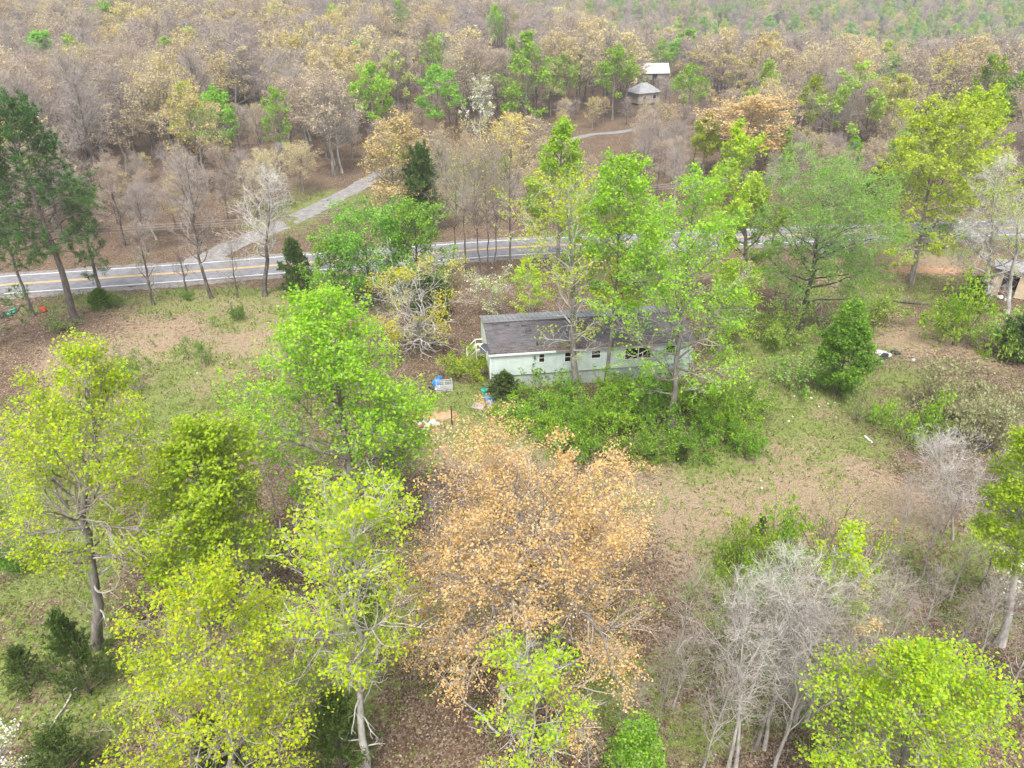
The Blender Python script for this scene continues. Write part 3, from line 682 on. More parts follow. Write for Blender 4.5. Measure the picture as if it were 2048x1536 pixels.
def cedar_arrays(seed, H, R, leaf='cedar', n1=60, n2=7, dens=4, L=0.26, W=0.10, stem=True, shape='cone', ang=(1.25,0.5)):
    rng = np.random.default_rng(seed); N = 10; t = np.linspace(0,1,N)
    TP = np.zeros((1,N,3)); TP[0,:,2] = 0.86*H*t-0.1*(t==0); w = np.cumsum(rng.normal(0,0.03*H/10,(N,2)),0); w[0]=0; TP[0,:,:2] += w
    TR = ((0.012*H+0.03)*(1-0.9*t))[None]
    b1, r1, i1, l1 = branch(TP, TR, n1, (0.05,0.97), lambda s: ang[0]+(ang[1]-ang[0])*s, lambda s,i: R*SHAPES[shape](s)+0.1, 5, 0.06, 0.13, rng, rs=0.4, rmin=0.008, golden=True)
    b2, r2, i2, l2 = branch(b1, r1, n2, (0.2,1.0), lambda s: 0.8-0.2*s, lambda s,i: 0.33*l1[i]+0.12, 4, 0.08, 0.12, rng, rs=0.5, rmin=0.006)
    trunk = [(*tubes(TP,TR,7), M['bark_dark'])]
    crown = [(*tubes(b1,r1,3), M['twig_brown'])]
    B = len(b2); idx = np.repeat(np.arange(B), dens); n = len(idx)
    f = rng.uniform(0.2,3,n); i = np.minimum(f.astype(int),2); fr = (f-i)[:,None]
    c = b2[idx,i]*(1-fr)+b2[idx,i+1]*fr; d = norm(b2[idx,-1]-b2[idx,0])
    crown.append((*needles(c, d, 3, L, W, rng, 0.55), M[leaf]))
    return trunk, crown
def shrub_arrays(seed, H, R, leaf='shrub_green', stems=16, n2=9, n3=5, nleaf=6, lsize=0.13, lw=0.6, spread=0.08, twig='twig_brown', second=None, frac2=0.0, droop=0.10, keep=0.95, upn=0.8):
    """many arching stems from one root"""
    rng = np.random.default_rng(seed)
    a = rng.uniform(0,6.28,stems); e = rng.uniform(0.15,1.0,stems)
    P = np.zeros((stems,8,3)); d = np.stack([np.cos(a)*e, np.sin(a)*e, np.full(stems,1.0)],1); d = norm(d)
    Ln = rng.uniform(0.75,1.1,stems)*np.sqrt((H*(1.1-0.45*e))**2+(R*e)**2)
    P[:,0] = np.stack([np.cos(a)*0.12*R, np.sin(a)*0.12*R, np.full(stems,-0.05)],1)
    for j in range(1,8):
        P[:,j] = P[:,j-1]+d*(Ln/7)[:,None]; d = norm(d + np.stack([np.cos(a)*0.06,np.sin(a)*0.06,np.full(stems,-0.10)],1) + rng.normal(0,0.1,(stems,3)))
    Rr = 0.03*np.linspace(1,0.3,8)[None].repeat(stems,0)
    b2,r2,i2,l2 = branch(P,Rr,n2,(0.2,1.0),lambda s:0.95-0.3*s,lambda s,i:Ln[i]*0.33*(1.1-0.5*s),5,-droop*0.4,0.14,rng,rs=0.6,rmin=0.007)
    b3,r3,i3,l3 = branch(b2,r2,n3,(0.1,1.0),lambda s:0.9-0.3*s,lambda s,i:l2[i]*0.45+0.1,4,-droop,0.15,rng,rs=0.6,rmin=0.005)
    trunk = [(*tubes(P,Rr,5),M[twig])]
    crown = [(*tubes(b2,r2,3),M[twig]),(*tubes(b3,r3,2,rng),M[twig])]
    if leaf:
        kb = rng.uniform(size=len(b2)) < keep
        sel = np.nonzero(kb[i3])[0]; idx = np.repeat(sel,nleaf); n=len(idx)
        f = rng.uniform(0.1,3,n); i=np.minimum(f.astype(int),2); fr=(f-i)[:,None]
        c = b3[idx,i]*(1-fr)+b3[idx,i+1]*fr+rng.normal(0,spread,(n,3)); c[:,2] = np.maximum(c[:,2],0.05)
        nn = norm(rng.normal(size=(n,3))*0.8+np.array([0,0,upn])); Ls=lsize*rng.uniform(0.6,1.25,n)
        if second and frac2>0:
            w = rng.uniform(size=n)<frac2; crown.append((*kites(c[w],nn[w],Ls[w],Ls[w]*lw,rng),M[second])); c,nn,Ls=c[~w],nn[~w],Ls[~w]
        crown.append((*kites(c,nn,Ls,Ls*lw,rng),M[leaf]))
    return trunk, crown

SHARED = {}
def put_shared(name, key, make, H0, R0, p, H, R, label, cat, group=None, rz=0.0):
    if key not in SHARED:
        a = make(); SHARED[key] = (mesh_from(name+'_trunk', a[0]), mesh_from(name+'_crown', a[1], smooth=False))
    root = empty(name, p, rz); root.scale = (R/R0, R/R0, H/H0); tagp(root, label, cat, group)
    mobj('trunk', SHARED[key][0], root); mobj('crown', SHARED[key][1], root)
    return root
TAKEN = []      # (x, y, r) ground already stood on by a tree
def plant(kind, bx, by, top, wpx, label, name, cat='tree', seed=None, q=1.0, midz=0.6, toppx=None, group=None, **k):
    """survey a tree from its foot pixel, the row of its top and its crown width in photo pixels"""
    p = at(bx, by); p.z = terrain(p.x, p.y); H = height_at(p.y, top)
    d = p.y*CQ + (CAM_H - midz*H)*SQ
    R = wpx/FPX*d*0.5
    if toppx is not None:
        dt = p.y*CQ + (CAM_H-H)*SQ; k['lean'] = ((toppx-1024)/FPX*dt - p.x, 0)
    seed = seed if seed is not None else int(bx*7+by)
    TAKEN.append((p.x, p.y, max(1.2, R*0.45)))
    if kind == 'pine': arr = pine_arrays(seed, H, R, **k)
    elif kind == 'cedar':
        big = by > 1000; lf = k.get('leaf','cedar'); v = seed % 2
        return put_shared(name, ('cedar',big,lf,v), lambda: cedar_arrays(900+v, 4.0, 1.4, leaf=lf, n1=64 if big else 44, n2=8, dens=5, L=0.17 if big else 0.28, W=0.05 if big else 0.1, shape='ovoid' if v else 'cone'), 4.0, 1.4, p, H, R, label, cat, group, seed*1.7)
    elif kind == 'shrub':
        v = seed % 2
        return put_shared(name, ('shrub',v)+tuple(sorted((a,str(b)) for a,b in k.items())), lambda: shrub_arrays(950+v+len(SHARED), 2.6, 2.0, **k), 2.6, 2.0, p, H, R, label, cat, group, seed*1.7)
    elif k.pop('share', False):
        v = seed % 2; k.pop('lean', None)
        return put_shared(name, (kind,v,q)+tuple(sorted((a,str(b)) for a,b in k.items())), lambda: T(kind, 16.0, 5.0, 970+len(SHARED), q, **k), 16.0, 5.0, p, H, R, label, cat, group, seed*1.7)
    else: arr = T(kind, H, R, seed, q, **k)
    return put_tree(name, arr, p, label, cat, group)

# --- foreground
plant('poplar', 712,1085, 585, 385, 'tall bright lime green tree between the field and the trash heap', 'poplar_tree', seed=11, toppx=640, q=1.2, cb=0.18, dead=4)
plant('poplar', 465,1250, 845, 290, 'lime green broad leaved tree beside the tall one at the field edge', 'poplar_tree', seed=12, toppx=385, cb=0.18, dead=4, q=1.1, frac2=0.1, upn=1.6)
plant('gum', 195,1290, 690, 400, 'yellow green open crowned tree with a leaning grey trunk by the field', 'sweetgum_tree', seed=13, toppx=90, q=1.15, tr=0.27, cb=0.36, keep=0.85, dead=9, wobt=0.06)
plant('gum', 490,1640, 1150, 410, 'bright yellow green tree with fresh leaves over a leaf littered floor', 'sweetgum_tree', seed=14, toppx=395, q=1.0, cb=0.22, keep=0.97, dead=6, thin=0.35, lsize=0.125)
plant('sparse', 742,1565, 962, 290, 'slim tree with pale trunk and sparse yellow green leaves beside the orange oak', 'sweetgum_tree', seed=15, toppx=690, q=1.2, cb=0.40, dead=7, tr=0.19)
plant('oak', 1030,1430, 862, 580, 'spreading oak covered in orange brown catkins in front of the house', 'oak_tree', seed=16, toppx=1085, q=1.15, midz=0.62, n1=40, dead=8)
plant('sparse', 1068,1660, 1262, 210, 'thin pale sapling with few yellow green leaves in front of the orange oak', 'sapling', cat='sapling', seed=17, toppx=1092, q=0.9, keep=0.6, cb=0.3, tr=0.09, dead=10)
plant('gum', 1752,1700, 1300, 420, 'dense lime green tree rising out of the bare thicket', 'sweetgum_tree', seed=18, toppx=1850, q=1.1, cb=0.2, lsize=0.125, leaf='lime', second='yellow_green', frac2=0.4)
plant('poplar', 1262,1610, 1440, 130, 'small bright green sapling low among the leaf litter', 'sapling', cat='sapling', seed=19, q=0.55, cb=0.1, leaf='green', second='mid_green', lsize=0.12, spread=0.09, tr=0.04)
plant('gum', 2000,1290, 850, 150, 'lime green tree with a pale leaning trunk at the thicket edge', 'sweetgum_tree', seed=20, toppx=2062, q=0.9, cb=0.4, leaf='lime', bark='bark_pale', keep=0.8)

# --- round the house
plant('sparse', 1150,792, 335, 215, 'tall thin tree with sparse yellow green leaves before the house windows', 'poplar_tree', seed=30, toppx=1135, q=1.15, cb=0.22, lsize=0.2, shape='ovoid', ang=(1.3,0.4), bark='bark_grey', keep=0.72, tr=0.3, nleaf=4)
plant('poplar', 1212,772, 312, 215, 'tall narrow bright green tree with a slender grey trunk at the house front', 'poplar_tree', seed=31, toppx=1238, q=0.95, cb=0.36, lsize=0.21, tr=0.17)
plant('poplar', 1338,868, 335, 300, 'large bright green tree hanging over the far end of the house', 'poplar_tree', seed=32, toppx=1392, q=1.05, cb=0.16, lsize=0.19, keep=0.72, tr=0.24)
plant('gum', 1487,640, 247, 165, 'yellow green tree standing behind the end of the house', 'sweetgum_tree', seed=33, toppx=1480, q=0.9, lsize=0.24, cb=0.25, second='pale_green')
plant('poplar', 1112,548, 240, 140, 'lime green pointed tree beside the road', 'poplar_tree', seed=34, toppx=1118, q=0.8, lsize=0.27, cb=0.25, shape='cone')
plant('willow', 1602,665, 288, 300, 'wispy green tree with fine drooping twigs in the right yard', 'willow_tree', seed=35, toppx=1660, q=0.95, tr=0.28)
plant('gum', 1822,566, 186, 225, 'golden green tree with a leaning dark trunk beside the road', 'maple_tree', seed=36, toppx=1890, q=1.05, lsize=0.26, cb=0.22, lean=(2.5,0), second='pale_green', shape='dome')
plant('gum', 1892,498, 175, 175, 'yellow green tree close behind the golden green one', 'maple_tree', seed=37, toppx=1985, q=0.85, lsize=0.3, cb=0.25, shape='dome')
plant('bare', 1966,612, 305, 190, 'bare tree with pale forked trunk in front of the tan shed', 'bare_tree', seed=38, toppx=2010, q=0.9, twig='twig_pale', bark='bark_pale', tr=0.28, cb=0.18, ang=(1.35,0.4), wob=0.2)
plant('sparse', 2012,628, 330, 150, 'grey trunked tree with a few yellow leaves touching the tan shed', 'bare_tree', seed=39, toppx=2060, q=0.9, cb=0.3)
plant('maple', 1675,792, 604, 108, 'small dense dark green tree standing alone in the clearing', 'young_tree', seed=40, toppx=1712, q=1.2, cb=0.10, leaf='mid_green', second='shrub_green', frac2=0.35, shape='egg', lsize=0.19, spread=0.13, tr=0.08, nleaf=8)
plant('maple', 745,612, 405, 190, 'wide green maple left of the dead tree', 'maple_tree', seed=41, q=0.95, lsize=0.24, cb=0.12)
plant('maple', 838,590, 392, 150, 'rounded green maple behind the dead tree', 'maple_tree', seed=42, q=0.85, lsize=0.24, cb=0.12)
plant('maple', 672,600, 470, 120, 'low green tree at the edge of the field near the road', 'maple_tree', seed=43, q=0.7, lsize=0.24, cb=0.08)
plant('dead', 848,697, 498, 265, 'broken dead tree with long pale bare limbs and yellow tufts by the house steps', 'dead_tree', seed=44, midz=0.5)
plant('sparse', 985,640, 545, 110, 'little white flowering tree behind the house', 'dogwood_tree', seed=45, q=0.7, leaf='pale_green', second='blossom', frac2=0.25, keep=0.5, cb=0.15, lsize=0.15, tr=0.06)
plant('sparse', 1060,650, 520, 120, 'thin yellow leaved young tree behind the house roof', 'young_tree', seed=46, q=0.6, cb=0.15, lsize=0.2, tr=0.07)
plant('poplar', 1290,655, 470, 120, 'green undergrowth tree behind the house ridge', 'young_tree', seed=47, q=0.6, cb=0.12, lsize=0.2, tr=0.08)
plant('gum', 1240,640, 500, 110, 'yellowish young tree behind the house ridge', 'young_tree', seed=48, q=0.55, cb=0.12, lsize=0.2, tr=0.08, second='pale_green')
plant('poplar', 1440,700, 520, 120, 'leafy young tree at the far end of the house', 'young_tree', seed=49, q=0.6, cb=0.12, lsize=0.19, tr=0.08)

# --- left: pines and the row along the road
def pine(bx, by, top, topx, R, label, seed, **k):
    p = at(bx, by); H = height_at(p.y, top); dt = p.y*CQ + (CAM_H-H)*SQ
    TAKEN.append((p.x,p.y,1.5))
    return put_tree('pine_tree', pine_arrays(seed, H, R, lean=((topx-1024)/FPX*dt - p.x, 0), **k), p, label, 'tree')
pine(150,640, 222, 22, 5.0, 'tall dark pine with a thick leaning trunk near the road', 50, cb=0.36, n1=62, n2=11, tr=0.34, tuft=16)
pine(68,632, 330, -40, 3.2, 'slender pine beside the thick leaning pine', 51, cb=0.3, n1=22, n2=6, tr=0.17)
pine(208,612, 390, 150, 1.7, 'thin pine with short tufted branches next to the thick leaning pine', 52, cb=0.25, n1=22, n2=4, tr=0.22, tuft=9)
pine(-40,700, 420, -60, 4.0, 'pine whose low bough reaches over the leaf litter', 53, cb=0.12, n1=26, n2=7, tr=0.25)
def bare(bx, by, top, topx, wpx, label, seed, name='bare_tree', kind='bare', **k):
    k.setdefault('n4', 2)
    return plant(kind, bx, by, top, wpx, label, name, seed=seed, toppx=topx, **k)
bare(308,610, 440, 262, 70, 'small bare tree in the verge with upright limbs', 60, q=0.6, cb=0.2, tr=0.14, twig='twig_grey')
bare(376,588, 490, 352, 46, 'stunted dead tree with a forked top in the verge', 61, q=0.4, cb=0.4, tr=0.12, n4=1, bark='bark_dark', twig='twig_brown')
bare(424,597, 300, 372, 110, 'tall bare tree with dark crooked limbs facing the gravel drive', 62, q=0.8, cb=0.25, tr=0.18, twig='twig_grey')
bare(530,592, 330, 520, 150, 'bare tree with pale broken branches at the field corner', 63, q=0.8, cb=0.3, tr=0.26, twig='twig_pale', wob=0.22)
bare(476,596, 470, 462, 60, 'slight bare tree between the broken tree and the forked one', 64, q=0.5, cb=0.15, tr=0.09, twig='twig_grey')
for i, (bx, by, top, tx, w) in enumerate(((907,545,290,880,130),(930,548,245,915,140),(962,557,290,950,110),(975,556,265,972,120),(988,552,310,1000,110),(1020,556,235,1015,170))):
    bare(bx, by, top, tx, w, 'tall bare roadside tree in the row behind the house', 70+i, q=0.75, cb=0.42, tr=0.16, share=True, twig='twig_grey', group='bare trees in the roadside row', kind='fuzz' if i in (1,5) else 'bare', **({'leaf':'gold'} if i in (1,5) else {}))
for (bx,by,top,w,l,s) in ((600,590,470,70,'dark cedar in front of the green maples by the road',80),(850,462,300,78,'large dark cedar across the road beside the cream oak',81),(1008,792,742,66,'dark cedar shrub hugging the front corner of the house',82),(1078,765,692,44,'grey green cedar in front of the narrow window',83),
        (1935,625,548,60,'dark cedar beside the fallen trunk',84),(2030,720,640,90,'broad dark cedar below the tan shed',85),(205,615,575,50,'dark cedar clump round the foot of the thin pine',86),(1747,440,330,60,'dark cedar behind the road near the wispy tree',87),(1362,925,885,30,'tiny dark cedar in the clearing beside the shrubs',88),(1517,1080,1035,26,'tiny dark cedar at the edge of the thicket',89),
        (180,1390,1215,110,'soft dark cedar under the leaning grey trunk',90),(720,1255,1120,90,'dark cedar behind the slim pale trunk',91),(690,1560,1370,150,'feathery dark cedar beside the foot of the slim pale trunk',92),(150,1580,1470,130,'dark cedar next to white blossom',93),(470,1640,1420,130,'dark cedar beneath the bright yellow green tree',94),(2060,1420,1250,80,'dark cedar behind the lime tree in the thicket',95),(60,1370,1290,80,'small cedar on the leaf litter near a fallen limb',96),(860,640,560,90,'dark cedar behind the dead tree',97)):
    big = by > 1000
    plant('cedar', bx, by, top, w, l, 'cedar_tree', seed=s, **({'leaf':'deep_green'} if s in (86,) else {}))

# --- shrubs round the house and clearing
SHB = [(1050,842,785,90),(1105,822,760,110),(1165,828,758,120),(1215,852,780,120),(1262,822,750,110),(1312,850,772,120),(1365,830,748,120),(1420,845,756,120),(1475,838,755,110),(1240,806,750,90),(1330,806,745,90),(1150,870,790,100),(1440,880,800,100),(1180,905,830,110),(1290,905,830,110),(1130,900,835,90),(1400,905,835,90),(1490,905,850,70)]
for i, (bx,by,top,w) in enumerate(SHB):
    plant('shrub', bx, by, top-(0,14,-8,8)[i%4], w*1.15, 'green arching shrub in the tangle along the house front', 'shrub', 'shrub', seed=100+i, group='shrubs along the house front', stems=14, n2=9, n3=5, nleaf=6, lsize=0.16, keep=0.8, leaf='shrub_green', second='lime' if i%3 == 0 else 'mid_green', frac2=0.35)
for i, (bx,by,top,w,l,kw) in enumerate((
    (930,755,690,90,'bright green arching shrub at the house steps',dict(leaf='shrub_green',second='yellow_green',frac2=0.3)),
    (955,725,680,50,'yellow green bush under the satellite dish',dict(leaf='yellow_green',second='shrub_green',frac2=0.5)),
    (1000,835,800,40,'low green bush at the foot of the house corner',dict(leaf='shrub_green')),
    (1915,690,535,120,'tall light green bush in front of the bare forked tree',dict(leaf='shrub_green',second='lime',frac2=0.4)),
    (1985,700,600,110,'pale green bush beside the broad dark cedar',dict(leaf='pale_green',second='shrub_green',frac2=0.4)),
    (1812,880,775,105,'spreading green bush below the debris pile',dict(leaf='shrub_green',second='lime',frac2=0.3)),
    (1885,850,730,130,'grey green brushy thicket bush beside the clearing',dict(leaf='brush',nleaf=5,stems=20,n2=9)),
    (1960,900,780,120,'second grey brush bush lower in the clearing',dict(leaf='brush',nleaf=4,stems=20,n2=9)),
    (1720,840,760,60,'thin open bush between the clearing and the debris',dict(leaf='brush',second='shrub_green',frac2=0.4,nleaf=2)),
    (1600,780,700,120,'low weedy green bush left of the dense dark tree',dict(leaf='shrub_green',second='brush',frac2=0.4,nleaf=4)),
    (1560,690,600,110,'leafy bush under the wispy tree',dict(leaf='shrub_green',second='pale_green',frac2=0.5)),
    (1720,640,560,120,'green bush right of the wispy tree trunk',dict(leaf='shrub_green',second='pale_green',frac2=0.5,nleaf=4)),
    (1480,1250,1110,110,'glossy green bush low in the middle of the thicket',dict(leaf='shrub_green',second='lime',frac2=0.3,nleaf=5)),
    (1545,1120,1010,120,'vivid green bush left of the yellowish bush',dict(leaf='shrub_green',second='lime',frac2=0.4,nleaf=5)),
    (1500,1160,1040,130,'bright green bush at the top of the bare thicket',dict(leaf='shrub_green',second='lime',frac2=0.4,nleaf=4)),
    (1640,1110,960,170,'yellowish bush with fine leaves above the thicket',dict(leaf='yellow_green',second='brush',frac2=0.6,nleaf=3,lsize=0.1)),
    (1560,1270,1160,110,'green bush among the bare stems of the thicket',dict(leaf='mid_green',second='shrub_green',frac2=0.5,nleaf=4)),
    (1700,1210,1060,120,'yellow green bush beside the pale bare saplings',dict(leaf='yellow_green',second='shrub_green',frac2=0.4,nleaf=3)),
    (1470,1130,1070,60,'low green bush at the edge of the straw clearing',dict(leaf='mid_green',nleaf=4)),
    (60,1140,1050,90,'green bush below the leaning grey trunk',dict(leaf='mid_green',nleaf=4)),
    (900,1060,990,60,'low bush with bronze buds behind the orange oak',dict(leaf='orange',nleaf=2)),
    (780,1060,960,100,'bare grey bush behind the tall lime tree',dict(leaf=None)),
    (1900,470,420,60,'roadside green bush under the golden green tree',dict(leaf='shrub_green')),
    (130,660,620,50,'dark bush at the foot of the thick leaning pine',dict(leaf='deep_green',second='brush',frac2=0.4)),
    (475,640,600,30,'small dark bush in the field edge',dict(leaf='deep_green')),
    (238,615,585,26,'small bush in the verge near the thin pine',dict(leaf='deep_green')),
    (376,600,575,26,'green bush round the stunted dead tree',dict(leaf='mid_green')))):
    plant('shrub', bx, by, top, w*1.1, l, 'shrub', 'shrub', seed=130+i, **{**dict(stems=12, n2=8, n3=4, nleaf=6, lsize=0.17), **kw})

# --- pine seedlings in the field
sd = [pine_arrays(200+i, 1.9, 0.42, cb=0.25, n1=13, n2=2, tuft=8, leaf='seedling', L=0.26, W=0.025, tr=0.03, n3=1) for i in range(2)]
first = {}
for i, (bx,by,top) in enumerate(((378,715,680),(410,735,692),(405,728,690),(245,745,718),(275,735,703),(268,770,726),(272,797,744),(310,695,688),(232,712,694),(302,740,722),(432,655,636),(345,640,625),(280,775,760),(352,712,698),(480,625,612),(250,640,628))):
    p = at(bx,by); H = max(0.6, height_at(p.y, top)); v = i % 2
    if v not in first:
        first[v] = put_tree('pine_seedling', sd[v], p, 'knee to head high pine seedling growing in the straw field', 'seedling', 'pine seedlings in the field', rz=i, s=H/1.9)
    else: copy_tree(first[v], p, i*1.7, H/1.9)

# --- bare saplings of the thicket
sp = [T('sapling', 9.0, 1.6, 300+i, 1.0, lean=(0.6*(i-1.5),0.3), **({'twig':'twig_grey','bark':'bark_grey'} if i in (1,3) else {})) for i in range(4)]
firsts = {}
LS = 'thin bare grey sapling in the leafless thicket'
SAP = [(1471,1535,1110),(1508,1500,1090),(1590,1445,1080),(1630,1400,1130),(1352,1310,1090),(1440,1440,1190),(1545,1560,1180),(1660,1520,1200),(1700,1420,1150),(1780,1345,1150),(1835,1300,1120),(1880,1360,1130),(1950,1345,1140),(1985,1290,1080),(1400,1560,1300),(1310,1480,1290),(1345,1420,1210),(1620,1560,1290),(1570,1480,1230),(1760,1250,1080),(1900,1200,1010),(1960,1180,980),(1840,1160,960),(2010,1210,1000),(1800,1090,940),(1880,1080,900),(1930,1060,890),(1990,1040,900),(1700,1330,1180),(1420,1380,1200),(1500,1400,1180),(2030,1400,1150),(1990,1450,1230),(1730,1480,1290),(1640,1330,1150),(1240,1500,1330),(1180,1560,1400),(1580,1350,1120),(1545,1420,1130)]
for i, (bx,by,top) in enumerate(SAP):
    p = at(bx,by); H = min(11, height_at(p.y, top)); v = i % 4
    if v not in firsts: firsts[v] = put_tree('bare_sapling', sp[v], p, LS, 'sapling', 'bare saplings in the thicket', rz=i*2.1, s=H/9.0)
    else: copy_tree(firsts[v], p, i*2.1, H/9.0)
    TAKEN.append((p.x,p.y,0.8))
for i, (bx,by,top) in enumerate(((540,1290,1080),(560,1200,1050),(620,1340,1180),(1010,1250,1040),(880,1150,980),(820,1320,1180),(680,1430,1260),(500,1080,960),(30,1010,870),(560,1060,900),(470,1120,980))):
    p = at(bx,by); H = min(9, height_at(p.y, top))
    copy_tree(firsts[i%4], p, i*1.3, H/9.0, label='slight bare sapling under the leafy foreground trees', group='bare saplings under the foreground trees')
plant('sapling', 1528,1500, 1092, 190, 'bushy topped leafless tree with chalky grey twigs in the thicket', 'bare_tree', seed=340, toppx=1600, q=1.5, tr=0.085, twig='twig_pale', n3=6, n4=2)
plant('sapling', 1455,1540, 1150, 130, 'chalky leafless sapling left of the bushy topped one', 'sapling', cat='sapling', seed=341, toppx=1500, q=1.1, twig='twig_pale', n4=2)
plant('sapling', 1905,1080, 860, 150, 'grey leafless tree fanning out beside the clearing', 'bare_tree', seed=342, toppx=1895, q=1.4, twig='twig_pale', n3=6, n4=2)
plant('sparse', 1612,1440, 1062, 120, 'pale sapling with a light yellow green top in the thicket', 'sapling', cat='sapling', seed=330, toppx=1690, q=0.8, keep=0.7, tr=0.09)
plant('oak', 1700,1450, 1160, 110, 'sapling with a few orange leaves in the thicket', 'sapling', cat='sapling', seed=331, toppx=1725, q=0.4, keep=0.4, tr=0.07, n4=0)
plant('sparse', 2020,1230, 1085, 120, 'dogwood with white blossom at the thicket edge', 'dogwood_tree', seed=332, q=0.8, leaf='blossom', second='yellow_green', frac2=0.4, cb=0.3, tr=0.07)
plant('sparse', 2040,1010, 870, 90, 'white flowering dogwood behind the lime tree', 'dogwood_tree', seed=333, q=0.8, leaf='blossom', second='yellow_green', frac2=0.3, cb=0.25, tr=0.07)
plant('sparse', 40,1600, 1460, 120, 'white blossoming low tree beside a dark cedar', 'dogwood_tree', seed=334, q=0.6, leaf='blossom', second='yellow_green', frac2=0.35, keep=0.45, lsize=0.1, cb=0.3, tr=0.06)

# --- far side of the road: named trees
FAR = [('budding',790,455,226,165,'broad cream budding oak beside the gravel drive','oak_tree',dict(leaf='tan',second='gold',frac2=0.4,q=1.2,lsize=0.3,cb=0.15)),
 ('poplar',455,345,175,105,'green tree among grey ones left of the gravel drive','green_tree',dict(leaf='green')),
 ('poplar',572,335,175,62,'narrow green tree left of the gravel drive','green_tree',dict(leaf='green',keep=0.7)),
 ('budding',258,350,208,140,'cream budding oak above the pines','oak_tree',dict(leaf='tan')),
 ('budding',475,260,95,140,'golden budding oak high in the grey woods','oak_tree',dict(leaf='gold',second='tan',frac2=0.5)),
 ('poplar',750,290,127,95,'lime green tree beyond the gravel drive','green_tree',dict(leaf='lime')),
 ('poplar',880,280,130,98,'rounded green tree beyond the big dark cedar','green_tree',dict(leaf='green')),
 ('poplar',868,210,80,50,'narrow pale green tree rising behind the rounded green one','green_tree',dict(leaf='pale_green')),
 ('gum',800,250,105,70,'olive tree beside the lime green one','green_tree',dict(leaf='pale_green',second='tan',frac2=0.4)),
 ('poplar',1050,262,66,118,'tallest green tree in the far woods','green_tree',dict(leaf='green',cb=0.1)),
 ('poplar',1128,235,108,55,'narrow olive green tree right of the tallest one','green_tree',dict(leaf='pale_green',second='green',frac2=0.4)),
 ('poplar',1225,240,90,80,'upright green tree left of the white roofed shed','green_tree',dict(leaf='green')),
 ('poplar',1318,150,52,50,'slim pale green tree behind the white roofed shed','green_tree',dict(leaf='pale_green')),
 ('poplar',1372,245,126,70,'green tree right of the white roofed shed','green_tree',dict(leaf='green')),
 ('budding',1492,355,188,215,'large orange tan oak behind the yellow green tree','oak_tree',dict(leaf='orange',second='tan',frac2=0.3,q=1.0,nleaf=6)),
 ('budding',1460,215,100,115,'golden rounded oak beyond the orange tan oak','oak_tree',dict(leaf='gold')),
 ('budding',1385,190,88,90,'amber oak beside the white roofed shed','oak_tree',dict(leaf='orange',second='gold',frac2=0.6)),
 ('gum',1603,300,152,75,'narrow olive yellow tree right of the orange tan oak','green_tree',dict(leaf='yellow_green',second='mid_green',frac2=0.4)),
 ('gum',1680,330,125,120,'pale green airy tree above the wispy tree','green_tree',dict(leaf='pale_green',keep=0.7)),
 ('gum',1760,330,150,100,'thin pale green tree behind the golden green one','green_tree',dict(leaf='pale_green',second='gold',frac2=0.4,keep=0.6)),
 ('poplar',1780,190,84,70,'round green tree in the right woods','green_tree',dict(leaf='green')),
 ('budding',1850,290,100,130,'golden oak behind the golden green tree','oak_tree',dict(leaf='gold',second='yellow_green',frac2=0.4)),
 ('gum',1935,290,108,80,'dark yellow green tree on the right woods edge','green_tree',dict(leaf='mid_green',second='yellow_green',frac2=0.3)),
 ('gum',2010,300,135,90,'dark green tree on the right woods edge beyond the road','green_tree',dict(leaf='mid_green',second='lime',frac2=0.3)),
 ('budding',2000,250,75,110,'cream oak at the right woods edge','oak_tree',dict(leaf='tan')),
 ('sparse',960,300,150,70,'white flowering tree left of the tallest green one','dogwood_tree',dict(leaf='blossom',second='pale_green',frac2=0.5,cb=0.2)),
 ('fuzz',1020,330,225,110,'yellowish hazy tree behind the roadside row','bare_tree',dict(leaf='gold',nleaf=2)),
 ('poplar',990,130,28,40,'small green treetop far off in the grey woods','green_tree',dict(leaf='lime')),
 ('poplar',805,100,28,36,'far green treetop above the lime tree','green_tree',dict(leaf='lime')),
]
for i, (kind,bx,by,top,w,l,nm,kw) in enumerate(FAR):
    kw = dict(kw); ls = 0.46 if kind != 'budding' else 0.27
    kw.setdefault('lsize', ls); kw.setdefault('q', 0.8 if at(bx,by).y < 110 else 0.46); kw.setdefault('keep', 0.9)
    kw['share'] = True
    plant(kind, bx, by, top, w, l, nm, seed=400+i, spread=0.3 if kind != 'budding' else 0.2, twr=0.015, **kw)

